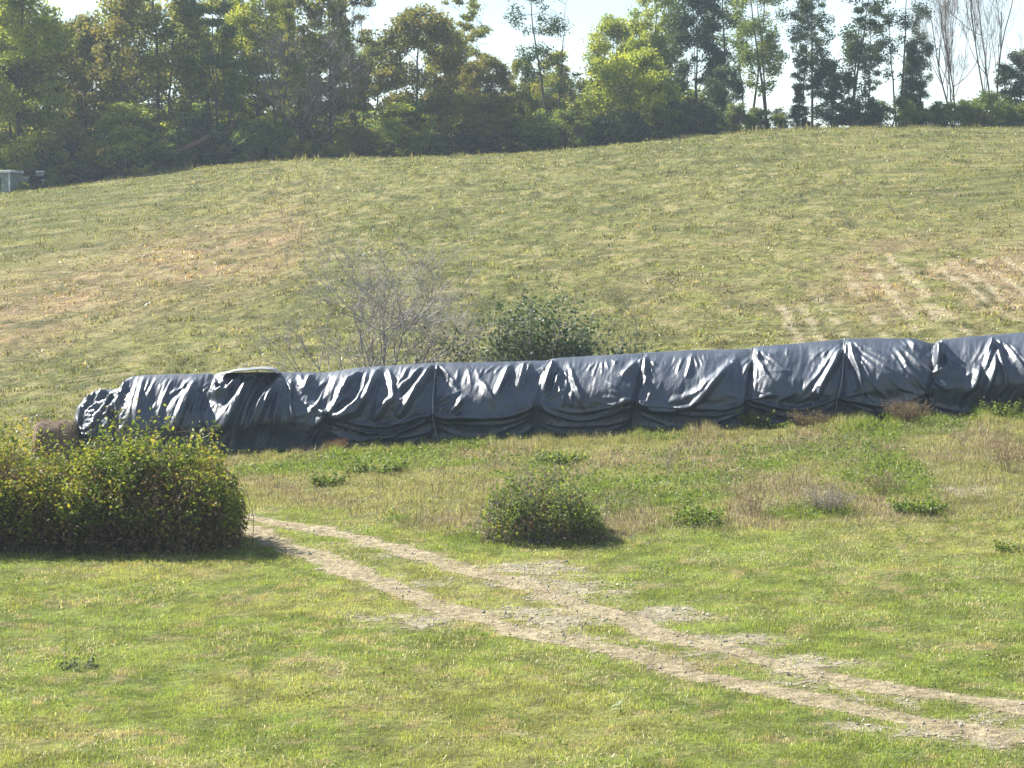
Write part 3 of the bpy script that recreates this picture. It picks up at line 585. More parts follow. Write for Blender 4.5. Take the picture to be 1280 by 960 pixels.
# the left end closes down to the ground
for k_ in range(8):
    f_ = 1 - (1 - k_ / 8) ** 2; cy = DT
    grid[k_, :, 1] = cy + (grid[k_, :, 1] - cy) * (.35 + .65 * f_)
ii = (np.arange(nc - 1)[:, None] * nr + np.arange(nr - 1)[None]).ravel()
Fq = np.stack([ii, ii + 1, ii + nr + 1, ii + nr], -1)[:, ::-1]
mt, nt = newmat('black_plastic_sheeting')
tc = nt.nodes.new('ShaderNodeTexCoord')
n1 = nt.nodes.new('ShaderNodeTexNoise'); n1.inputs['Scale'].default_value = 14; n1.inputs['Detail'].default_value = 6; n1.inputs['Distortion'].default_value = 1.2
n2 = nt.nodes.new('ShaderNodeTexNoise'); n2.inputs['Scale'].default_value = 1.3; n2.inputs['Detail'].default_value = 6
nt.links.new(tc.outputs['Object'], n1.inputs['Vector']); nt.links.new(tc.outputs['Object'], n2.inputs['Vector'])
p = nt.nodes.new('ShaderNodeBsdfPrincipled'); c = ramp(nt, [(.028, .040, .062), (.050, .066, .094)], n2.outputs['Fac'], [.35, .7])
rr_ = nt.nodes.new('ShaderNodeMapRange'); rr_.inputs[3].default_value = .42; rr_.inputs[4].default_value = .54
nt.links.new(n2.outputs['Fac'], rr_.inputs[0]); nt.links.new(rr_.outputs[0], p.inputs['Roughness'])
nt.links.new(c, p.inputs['Base Color']); p.inputs['Specular IOR Level'].default_value = .7; p.inputs['Coat Weight'].default_value = .22; p.inputs['Coat Roughness'].default_value = .28; p.inputs['Coat IOR'].default_value = 1.5
b = nt.nodes.new('ShaderNodeBump'); b.inputs['Strength'].default_value = .5; b.inputs['Distance'].default_value = .02
nt.links.new(n1.outputs['Fac'], b.inputs['Height']); nt.links.new(b.outputs[0], p.inputs['Normal'])
o = nt.nodes.new('ShaderNodeOutputMaterial'); nt.links.new(p.outputs[0], o.inputs[0])
obj('tarpaulin', mesh('tarpaulin', grid.reshape(-1, 3), Fq, mt, True), label='long shiny black plastic tarpaulin draped in folds over the row of hay bales', category='tarpaulin')
def surf(px_, r_):                                   # point on the front of the tarpaulin
    i = int(np.clip((px_ - U[0]) / SX, 0, nc - 1)); j = int(np.argmin(np.abs(PY[i] - r_))); return front[i, j]
ROPES = [([(546, 454), (543, 475), (541, 500), (541, 517), (544, 533), (548, 549)], 'pale', .009, 'pale cord tied over the tarpaulin left of the leafy sapling', 'straight'),
 ([(688, 449), (680, 470), (672, 495), (669, 505), (667, 520), (666, 544)], 'dark', .006, 'dark cord pulled tight over the tarpaulin directly below the leafy sapling', ''),
 ([(806, 441), (800, 470), (794, 500), (790, 520), (787, 538)], 'dark', .006, 'dark cord over the tarpaulin between the leafy sapling and the widest smooth bay', ''),
 ([(945, 434), (938, 470), (933, 500), (931, 515), (930, 528)], 'dark', .006, 'dark cord over the tarpaulin at the right end of the long swooping fold', ''),
 ([(1062, 423), (1056, 450), (1050, 480), (1046, 497), (1044, 524)], 'pale', .007, 'pale cord over the tarpaulin at the fan of fine folds near its right end', ''),
 ([(1174, 428), (1167, 458), (1161, 480), (1158, 495), (1156, 515)], 'dark', .006, 'rightmost dark cord, pinching a notch into the top of the tarpaulin', '')]
mr1 = barkmat('cord_pale', (.35, .36, .36), (.55, .56, .56), 60); mr2 = barkmat('cord_dark', (.02, .02, .025), (.05, .05, .06), 60)
for pts, kind_, rr, lab, _ in ROPES:
    pp = np.array(pts, float); tt_ = np.linspace(0, 1, 60); L = np.linspace(0, 1, len(pp))
    q = np.array([surf(np.interp(t, L, pp[:, 0]), np.interp(t, L, pp[:, 1])) for t in tt_]); q[:, 1] -= .012
    qs = q.copy()
    for _k in range(3): qs[1:-1] = np.stack([(qs[:-2] + qs[1:-1] + qs[2:]) / 3]).reshape(-1, 3)
    qs[:, 1] = np.minimum(qs[:, 1], q[:, 1] + .004)
    ys = DT + RB * np.sin(np.linspace(0, math.pi / 2, 10)); bk = np.stack([np.full(10, q[0, 0]), ys, q[0, 2] + .02 - (1 - np.cos(np.linspace(0, math.pi / 2, 10))) * .7], -1)[::-1]
    T = Tubes(); T.add(np.concatenate([bk, qs]), rr, 6)
    obj('tie_cord', T.mesh('tie_cord', mr1 if kind_ == 'pale' else mr2), label=lab, category='cord', group='cords tied over the tarpaulin')

# flat stiff sheet lying on the tarpaulin
x0, y0, z0 = P(272, 468, 61.3); x1, _, z1 = P(349, 466.5, 61.3)
T = []; nn = 30; us = np.linspace(0, 1, nn); W = []
for j, (dy_, dz_) in enumerate([(-.42, .0), (-.43, .018), (-.415, .03), (-.2, .05), (.1, .06), (.4, .05), (.42, .03), (.42, .0)]):
    arch = np.interp(us, [0, .1, .35, .8, .93, 1], [.01, .02, .075, .105, .07, 0.0])
    taper_ = np.interp(us, [0, .25, .85, 1], [.4, 1, 1, .75])
    W.append(np.stack([x0 + (x1 - x0) * us, 61.3 + dy_ * taper_, z0 + (z1 - z0) * us + arch + dz_ * .9 * np.interp(us, [0, .3, .9, 1], [.4, 1, 1, .4])], -1))
W = np.array(W).transpose(1, 0, 2); n1_, n2_ = W.shape[:2]
ii = (np.arange(n1_ - 1)[:, None] * n2_ + np.arange(n2_)[None]); jj = (np.arange(n1_ - 1)[:, None] * n2_ + (np.arange(n2_)[None] + 1) % n2_)
Fq = np.stack([ii, jj, jj + n2_, ii + n2_], -1).reshape(-1, 4)
mp_, nt = newmat('weathered_sheet')
tc = nt.nodes.new('ShaderNodeTexCoord'); n1 = nt.nodes.new('ShaderNodeTexNoise'); n1.inputs['Scale'].default_value = 5; n1.inputs['Detail'].default_value = 5
nt.links.new(tc.outputs['Object'], n1.inputs['Vector']); c = ramp(nt, [(.10, .11, .11), (.30, .31, .30)], n1.outputs['Fac'], [.35, .7])
p = nt.nodes.new('ShaderNodeBsdfPrincipled'); p.inputs['Roughness'].default_value = .42; nt.links.new(c, p.inputs['Base Color']); o = nt.nodes.new('ShaderNodeOutputMaterial'); nt.links.new(p.outputs[0], o.inputs[0])
obj('loose_panel', mesh('loose_panel', W.reshape(-1, 3), [Fq, np.array([[k_ for k_ in range(n2_)]]), np.array([[(n1_ - 1) * n2_ + k_ for k_ in range(n2_)][::-1]])], mp_, False), label='flat grey bowed panel lying loose on top of the tarpaulin near its left end', category='panel')

# the one bale that sticks out of the left end
def hay_bale():
    cx, cy, cz = P(72, 556, 61.2); rr_ = .56
    rg = np.random.default_rng(4); na, nl = 60, 30
    a = np.linspace(0, 2 * math.pi, na, endpoint=False); l = np.linspace(-.50, .55, nl)
    A, L_ = np.meshgrid(a, l); rr2 = rr_ * (1 + .09 * (fbm(A * 2.5, L_ * 5, 120, 4) - .5)) * np.clip(1 - np.maximum(np.abs(L_) - .40, 0) * 2.2, .2, 1)
    rr2 = rr2 * (1 - .12 * (np.sin(A) < 0) * -np.sin(A)) + .03 * (fbm(A * 9, L_ * 16, 121, 3) - .5)
    V = np.stack([cx + L_ + .015 * rg.normal(size=A.shape), cy + rr2 * np.cos(A), cz + rr2 * np.sin(A)], -1)
    ii = np.arange(nl - 1)[:, None] * na + np.arange(na)[None]; jj = np.arange(nl - 1)[:, None] * na + (np.arange(na)[None] + 1) % na
    Fq = np.stack([ii, jj, jj + na, ii + na], -1).reshape(-1, 4)
    m, nt = newmat('old_hay'); tc = nt.nodes.new('ShaderNodeTexCoord'); mp = nt.nodes.new('ShaderNodeMapping'); mp.inputs['Scale'].default_value = (6, 22, 22)
    n = nt.nodes.new('ShaderNodeTexNoise'); n.inputs['Scale'].default_value = 2.5; n.inputs['Detail'].default_value = 7; n.inputs['Roughness'].default_value = .7
    nt.links.new(tc.outputs['Object'], mp.inputs[0]); nt.links.new(mp.outputs[0], n.inputs['Vector'])
    c = ramp(nt, [(.05, .035, .028), (.17, .12, .085), (.32, .25, .17)], n.outputs['Fac'], [.3, .52, .75])
    p = nt.nodes.new('ShaderNodeBsdfPrincipled'); p.inputs['Roughness'].default_value = .95; b = nt.nodes.new('ShaderNodeBump'); b.inputs['Distance'].default_value = .04
    nt.links.new(n.outputs['Fac'], b.inputs['Height']); nt.links.new(b.outputs[0], p.inputs['Normal']); nt.links.new(c, p.inputs['Base Color'])
    o = nt.nodes.new('ShaderNodeOutputMaterial'); nt.links.new(p.outputs[0], o.inputs[0])
    root = thing('hay_bale', 'weathered brown hay bale poking out of the left end of the tarpaulin', 'hay bale', (0, 0, 0))
    obj('bale_body', mesh('bale_body', V.reshape(-1, 3), [Fq, np.arange(na)[None, ::-1], (np.arange(na) + (nl - 1) * na)[None]], m, True), root)
    n_ = 2600; aa = rg.uniform(-.3, math.pi + .3, n_); ll = rg.uniform(-.5, .5, n_)
    base = np.stack([cx + ll, cy + rr_ * np.cos(aa), cz + rr_ * np.sin(aa)], -1)
    d = np.stack([rg.normal(0, .6, n_), np.cos(aa) * .5 + rg.normal(0, .7, n_), np.sin(aa) * .5 + rg.normal(0, .7, n_)], -1); d /= np.linalg.norm(d, axis=1, keepdims=True); ln = rg.uniform(.04, .12, n_)[:, None]
    sd = np.cross(d, rg.normal(size=(n_, 3))); sd /= np.linalg.norm(sd, axis=1, keepdims=True) + 1e-6
    V = np.stack([base - sd * .004, base + sd * .004, base + d * ln], 1).reshape(-1, 3)
    obj('loose_straw', mesh('loose_straw', V, np.arange(n_ * 3).reshape(-1, 3), M['dry'], col=np.repeat(C_(.27, .20, .13)[None] * rg.uniform(.5, 1.4, (n_, 1)), 3, 0)), root, kind='stuff')
hay_bale()

# ------------------------------------------------------------------ shrubs and weeds
LM['bush2'] = leafmat('leaf_bush2', [(.05, .085, .025), (.11, .16, .04), (.19, .24, .06), (.28, .27, .12)], .45)
LM['dead'] = leafmat('leaf_withered', [(.05, .032, .02), (.11, .07, .04), (.19, .12, .07), (.27, .20, .12)], .2)
def env_bush(name, label, cat, px0, px1, d, depth, tops, base, nstem, nleaf, lsz, lmat, smat, seed, lowleaf=.35, srad=.006, group=None, gold=None, lmin=0.0, deadn=0):
    """a shrub whose canes fan out from the ground inside an uneven envelope"""
    rng = np.random.default_rng(seed); pcx = (px0 + px1) / 2; cx = (pcx - 640) / F * d; cz = float(gz(cx, d))
    tx_, ty_ = np.array([t[0] for t in tops], float), np.array([t[1] for t in tops], float)
    def H(px): return np.maximum(.05, (base - np.interp(px, tx_, ty_)) / F * d * (.80 + .34 * fbm(np.asarray(px, float) / 13., np.asarray(px, float) * 0 + seed, seed, 3)))
    t = thing(name, label, cat, (cx, d, cz), group=group)
    T = Tubes(); ends = []
    for i in range(nstem):
        pe = rng.uniform(px0 + 6, px1 - 6); v = rng.uniform(-1, 1); hh = float(H(pe)) * math.sqrt(max(.05, 1 - v * v * .8)) * rng.uniform(.5, 1.0) * (rng.uniform(1.1, 1.32) if rng.uniform() < .2 else 1)
        ex = (pe - 640) / F * d - cx; ey = v * depth / 2
        bx, by = ex * rng.uniform(.75, .97) + rng.normal(0, .22), ey * rng.uniform(.6, 1.) + rng.normal(0, .1); n = 7; s = np.linspace(0, 1, n)[:, None]
        bow = np.array([rng.normal(0, .12), rng.normal(0, .12), 0]) * hh
        bz = float(gz(cx + bx, d + by)) - cz - .03
        P_ = np.array([bx, by, bz]) * (1 - s) + np.array([ex, ey, bz + hh]) * s + bow * np.sin(s * math.pi) + rng.normal(0, .012, (n, 3)) * s
        P_[:, 2] += .12 * hh * np.sin(s[:, 0] * math.pi)
        T.add(P_, np.linspace(srad * rng.uniform(.8, 1.6), srad * .35, n), 4)
        for k in range(rng.integers(2, 5)):
            j = rng.integers(2, n - 1); dr = rng.normal(0, 1, 3); dr[2] = abs(dr[2]) * .8; dr /= np.linalg.norm(dr); ln = hh * rng.uniform(.12, .3)
            Q = P_[j] + dr * np.linspace(0, 1, 4)[:, None] * ln + np.array([0, 0, -.15 * ln]) * (np.linspace(0, 1, 4)[:, None] ** 2)
            T.add(Q, np.linspace(srad * .5, srad * .2, 4), 3); ends.append(Q[-1]); ends.append(Q[2])
        ends.append(P_[-1]); ends.append(P_[-2]); ends.append(P_[-3])
    obj('stems', T.mesh('stems', smat), t)
    E = np.array(ends); k = rng.integers(0, len(E), nleaf * 3)
    C = E[k] + rng.normal(0, 1, (len(k), 3)) * np.array([.11, .11, .09]) * (.6 + lsz * 8)
    pxl = 640 + (C[:, 0] + cx) / d * F; hl = C[:, 2] / H(pxl)
    w_ = np.clip(lowleaf + (1 - lowleaf) * sstep(.15, .6, hl), 0, 1) * (hl < 1.25) * (C[:, 2] > lmin)
    w_ = w_ * (.08 + 1.1 * sstep(.36, .56, fbm(C[:, 0] * 3.0 + 40 + C[:, 1] * 1.5, C[:, 2] * 3.5 + C[:, 1] * 2 + 9, seed, 3)))
    C = C[rng.uniform(size=len(C)) < w_][:nleaf]
    V, Fq = leaves(rng, C, lsz, .6, .1, .6)
    r_ = np.clip(rng.beta(2, 2.4, len(C)) + .5 * (fbm(C[:, 0] * 2.2, C[:, 2] * 2.2, seed + 3, 3) - .45), 0, 1)
    obj('foliage', mesh('foliage', V, Fq, lmat, rnd=np.repeat(r_, 4)), t)
    if deadn:
        C = E[rng.integers(0, len(E), deadn * 2)] * np.array([1, 1, 0]) + rng.normal(0, .16, (deadn * 2, 3)) * np.array([1, 1, 0]); pxl = 640 + (C[:, 0] + cx) / d * F
        keep_ = (pxl > px0) & (pxl < px1); C = C[keep_]; pxl = pxl[keep_]; C[:, 2] = H(pxl) * rng.beta(1.2, 2.2, len(C)) * .8 + gz(C[:, 0] + cx, C[:, 1] + d) - cz; C = C[:deadn]
        V, Fq = leaves(rng, C, lsz * 1.1, .45, .6, .6); obj('withered_leaves', mesh('withered_leaves', V, Fq, LM['dead'], rnd=np.repeat(rng.uniform(size=len(C)), 4)), t)
    return t
env_bush('bramble_thicket', 'broad olive green bramble thicket with rusty tips left of the dirt track', 'bush', 88, 302, 45.4, 2.3,
         [(80, 620), (95, 575), (118, 556), (150, 545), (165, 541), (182, 536), (200, 541), (212, 532), (240, 538), (262, 550), (280, 578), (292, 610), (300, 645), (306, 690)], 692, 560, 24000, .066, LM['bush'], M['twig_brown'], 21, lowleaf=.18, deadn=15000)
env_bush('weedy_hedge', 'tangled yellowish weedy bush cut off by the left edge, below the hay bale', 'bush', -190, 150, 45.6, 2.2,
         [(-200, 560), (-120, 520), (-40, 530), (0, 552), (20, 545), (45, 562), (70, 566), (95, 556), (118, 560), (140, 575), (156, 640)], 692, 680, 27000, .064, LM['bush'], M['twig_brown'], 22, lowleaf=.2, deadn=17000)
env_bush('goldenrod', 'tall yellow flowering weeds standing over the bush at the left edge', 'plant', -34, 32, 46.6, .7, [(-30, 530), (0, 522), (14, 518), (24, 530), (44, 570)], 676, 60, 5200, .03, LM['gold'], M['twig_brown'], 23, lowleaf=.2)
env_bush('round_shrub', 'low round twiggy shrub with small dark leaves in the middle of the meadow', 'bush', 602, 754, 46.0, 1.7,
         [(596, 668), (608, 632), (620, 600), (634, 604), (648, 583), (668, 588), (690, 580), (706, 600), (722, 606), (738, 640), (750, 648), (760, 672)], 677, 330, 7500, .055, LM['bush2'], M['twig_grey'], 24, lowleaf=.3, deadn=2500)
env_bush('leafy_sapling', 'leafy green bushy sapling rising behind the middle of the tarpaulin', 'sapling', 610, 742, 64.2, 1.9,
         [(600, 450), (612, 405), (622, 370), (634, 357), (660, 362), (680, 386), (698, 405), (716, 402), (732, 392), (744, 410), (752, 450)], 535, 150, 8000, .095, LM['sap'], M['twig_grey'], 25, lowleaf=.4, srad=.012, lmin=.8)
env_bush('thin_sapling', 'thin grey green sapling between the bare shrubs and the leafy one', 'sapling', 520, 606, 64.0, 1.6,
         [(515, 445), (535, 425), (560, 400), (580, 396), (600, 410), (612, 440)], 538, 45, 1000, .08, LM['sap'], M['twig_grey'], 26, lowleaf=.35, srad=.011, lmin=.8)
env_bush('thin_sapling', 'small sparse sapling just right of the leafy sapling behind the tarpaulin', 'sapling', 742, 812, 64.0, 1.4,
         [(738, 420), (752, 392), (770, 402), (790, 412), (812, 432)], 530, 50, 900, .075, LM['sap'], M['twig_grey'], 27, lowleaf=.35, srad=.009, lmin=.8)

M['twig_pale'] = barkmat('twig_pale', (.17, .155, .15), (.42, .39, .37), 20)
def bare_shrub(label, px, d, base_r, trunks, seed, mat, levels=4, r0=.035, spread=.55):
    rng = np.random.default_rng(seed); cx = (px - 640) / F * d; cz = float(gz(cx, d)); t = thing('bare_shrub', label, 'bare shrub', (cx, d, cz))
    T = Tubes(); TW = Tubes()
    def grow(p, dr, ln, r, lv):
        n = 6; P_ = [p]; q = p.copy(); dd = dr.copy()
        for i in range(n):
            dd = dd + rng.normal(0, .13, 3); dd[2] += .05; dd /= np.linalg.norm(dd); q = q + dd * ln / n; P_.append(q)
        P_ = np.array(P_); (T if lv < 2 else TW).add(P_, np.linspace(r, r * .45, n + 1), 5 if lv < 2 else 3)
        if lv >= levels: return
        for k in range(rng.integers(4, 6) if lv < levels - 1 else rng.integers(2, 5)):
            j = rng.integers(2, n + 1); nd = dd + rng.normal(0, spread, 3) * np.array([1.1, .8, .7]); nd /= np.linalg.norm(nd)
            grow(P_[j], nd, ln * rng.uniform(.45, .8), max(.006, r * .5), lv + 1)
    for (tx_, ty_) in trunks:
        e = np.array([(tx_ - px) / F * d, rng.normal(0, .35), (base_r - ty_) / F * d]); L = np.linalg.norm(e)
        grow(np.array([rng.normal(0, .06), rng.normal(0, .06), -.05]), e / L, L * .54, r0, 0)
    obj('branches', T.mesh('branches', mat), t); obj('twigs', TW.mesh('twigs', mat), t)
bare_shrub('small leafless shrub leaning left, leftmost one behind the tarpaulin', 414, 64.0, 545, [(345, 400), (372, 365), (398, 410)], 31, M['twig_pale'], 3, .028)
bare_shrub('wide leafless shrub with dark forking branches left of the thin sapling', 480, 64.4, 541, [(400, 375), (425, 330), (455, 330)], 32, M['twig_pale'], 4, .038)
bare_shrub('leafless shrub leaning right with pale dense twigs, nearest the thin sapling', 492, 65.0, 541, [(500, 315), (530, 320), (565, 345), (545, 390)], 33, M['twig_pale'], 4, .038)

# single weeds in the meadow
def weed_stalks(label, px, r, h, n, seed, colr=(.24, .18, .12), spread=.35, cat='weed', name='dry_weed'):
    rng = np.random.default_rng(seed); x, y = at(px, r); cz = float(gz(x, y)); t = thing(name, label, cat, (x, y, cz), group='dry weeds in the meadow')
    T = Tubes(); tips = []
    for i in range(n):
        a = rng.uniform(0, 6.28); e = np.array([math.cos(a) * spread * rng.uniform(.1, 1), math.sin(a) * spread * rng.uniform(.1, 1), h * rng.uniform(.5, 1)]); b = np.array([e[0] * .3, e[1] * .3, -.02]); s = np.linspace(0, 1, 6)[:, None]
        P_ = b * (1 - s) + e * s + rng.normal(0, .01, (6, 3)); T.add(P_, np.linspace(.004, .0018, 6), 3)
        for k in range(5):
            j = rng.integers(2, 6); dd = rng.normal(0, 1, 3); dd[2] = abs(dd[2]); dd /= np.linalg.norm(dd); Q = P_[j] + dd * np.linspace(0, .1 + .1 * h, 3)[:, None]; T.add(Q, [.002, .0015, .001], 3); tips += [Q[-1], Q[1]]
    obj('stalks', T.mesh('stalks', M['twig_brown'] if colr[0] < .3 else M['twig_grey']), t)
    E = np.array(tips); C = np.repeat(E, 4, 0) + rng.normal(0, .02, (len(E) * 4, 3)); V, Fq = leaves(rng, C, .022, .6)
    obj('seed_heads', mesh('seed_heads', V, Fq, M['dry'], col=np.repeat(C_(*colr)[None] * rng.uniform(.5, 1.4, (len(C), 1)), 4, 0)), t, kind='stuff')
weed_stalks('sparse brown weed stalks between the round shrub and the grey brush heap', 940, 648, .62, 14, 41)
weed_stalks('dense grey dead brush heap on the edge of the mown grass, right of the middle', 1035, 640, .42, 60, 42, (.32, .28, .25), .55)
weed_stalks('tall dry weeds at the right edge of the picture, above the bare patch', 1262, 590, .75, 26, 43, (.27, .19, .12), .5)
weed_stalks('pale bent stalk standing alone in the meadow below the dark cords', 832, 592, .40, 5, 44, (.38, .35, .28), .2)
weed_stalks('dry brown weeds right of the grey brush heap', 1105, 618, .40, 24, 45, (.26, .2, .14), .5)
weed_stalks('brushy brown weeds piled against the tarpaulin under the notch in its top', 1135, 531, .50, 110, 46, (.20, .15, .09), .6)
weed_stalks('brown weeds at the foot of the tarpaulin just right of the last pale cord', 1010, 535, .33, 70, 47, (.20, .16, .08), .5)
weed_stalks('rusty weed tuft at the tarpaulin foot beneath the bare shrubs', 424, 566, .25, 30, 48, (.22, .12, .05), .3)
def leafy_weed(label, px, r, h, w_, n, seed, lsz=.07, mat='weed'):
    rng = np.random.default_rng(seed); x, y = at(px, r); t = thing('leafy_weed', label, 'weed', (x, y, float(gz(x, y))), group='leafy weeds in the meadow')
    T = Tubes(); tips = []
    for i in range(n):
        a = rng.uniform(0, 6.28); q = rng.uniform(.1, 1) ** .5; e = np.array([math.cos(a) * w_ * q, math.sin(a) * w_ * q, h * rng.uniform(.4, 1)]); s = np.linspace(0, 1, 5)[:, None]
        P_ = e * [.5, .5, 0] * (1 - s) + e * s; T.add(P_, np.linspace(.004, .002, 5), 3); tips += list(P_[1:])
    obj('stems', T.mesh('stems', M['twig_brown']), t); E = np.array(tips); C = np.repeat(E, 4, 0) + rng.normal(0, .035, (len(E) * 4, 3)); C[:, 2] = np.maximum(C[:, 2], .01)
    V, Fq = leaves(rng, C, lsz, .65); obj('foliage', mesh('foliage', V, Fq, LM[mat], rnd=np.repeat(rng.beta(2, 2, len(C)), 4)), t)
leafy_weed('green leafy weed patch nearest the first pale cord', 470, 590, .22, .8, 60, 51)
leafy_weed('bright green weeds just left of the round shrub, beyond the track', 410, 606, .2, .45, 30, 52)
leafy_weed('bright leafy clump at the border of the mown grass below the grey brush', 1145, 640, .22, .6, 50, 53)
leafy_weed('broad leafy weeds on the grass border right of the round shrub', 870, 655, .28, .6, 50, 54)
leafy_weed('dark green weeds growing up the tarpaulin left of the brown foot weeds', 945, 536, .40, .45, 40, 55, .06, 'green')
leafy_weed('dark green weeds against the tarpaulin at the far right edge', 1262, 520, .35, .7, 50, 56, .06, 'green')
leafy_weed('low green weed patch beneath the widest smooth bay of the tarpaulin', 700, 578, .18, .6, 50, 57)
leafy_weed('green weeds in the mown grass at the far right edge', 1262, 690, .16, .3, 16, 58, .05)
x, y = at(82, 832); t = thing('tall_stem', 'single thin upright stem in the grass at the lower left', 'weed', (x, y, float(gz(x, y))))
T = Tubes(); s = np.linspace(0, 1, 9)[:, None]; T.add(np.array([0, 0, -.02]) * (1 - s) + np.array([-.035, 0, .80]) * s + np.array([.02, 0, 0]) * np.sin(s * 3), np.linspace(.0055, .002, 9), 5); obj('stalk', T.mesh('stalk', M['twig_brown']), t)
leafy_weed('pale leafed weeds at the foot of the single upright stem', 98, 835, .10, .28, 12, 59, .04, 'sap')
# young milkweed with big pale leaves
x, y = at(775, 893); t = thing('milkweed_seedling', 'small seedling with broad pale leaves alone in the front lawn', 'seedling', (x, y, float(gz(x, y))))
T = Tubes(); T.add(np.array([[0, 0, -.01], [.005, 0, .08], [0, 0, .16]]), [.005, .004, .003], 5); obj('stalk', T.mesh('stalk', M['twig_brown']), t)
V = []; Fq = []
for k, (a, z_, l_) in enumerate([(3.0, .05, .13), (.3, .06, .08), (3.3, .10, .12), (.1, .12, .09), (1.2, .15, .06), (4.4, .15, .07)]):
    dv = np.array([math.cos(a), math.sin(a) * .7, .25]); sv = np.array([-math.sin(a), math.cos(a), 0]); b0 = len(V)
    for s_ in np.linspace(0, 1, 6):
        c_ = np.array([0, 0, z_]) + dv * l_ * s_ - np.array([0, 0, .06 * s_ * s_]); w_ = .022 * math.sin(math.pi * min(.98, .08 + s_ * .9)); V += [c_ - sv * w_ + [0, 0, .006], c_ + [0, 0, 0], c_ + sv * w_ + [0, 0, .006]]
    for i in range(5):
        o_ = b0 + i * 3; Fq += [(o_, o_ + 1, o_ + 4, o_ + 3), (o_ + 1, o_ + 2, o_ + 5, o_ + 4)]
ml_ = leafmat('leaf_pale', [(.26, .34, .20), (.36, .42, .28)], .3, .35, .6)
obj('leaf_pairs', mesh('leaf_pairs', V, np.array(Fq), ml_, True, rnd=np.random.default_rng(1).uniform(size=len(V))), t)

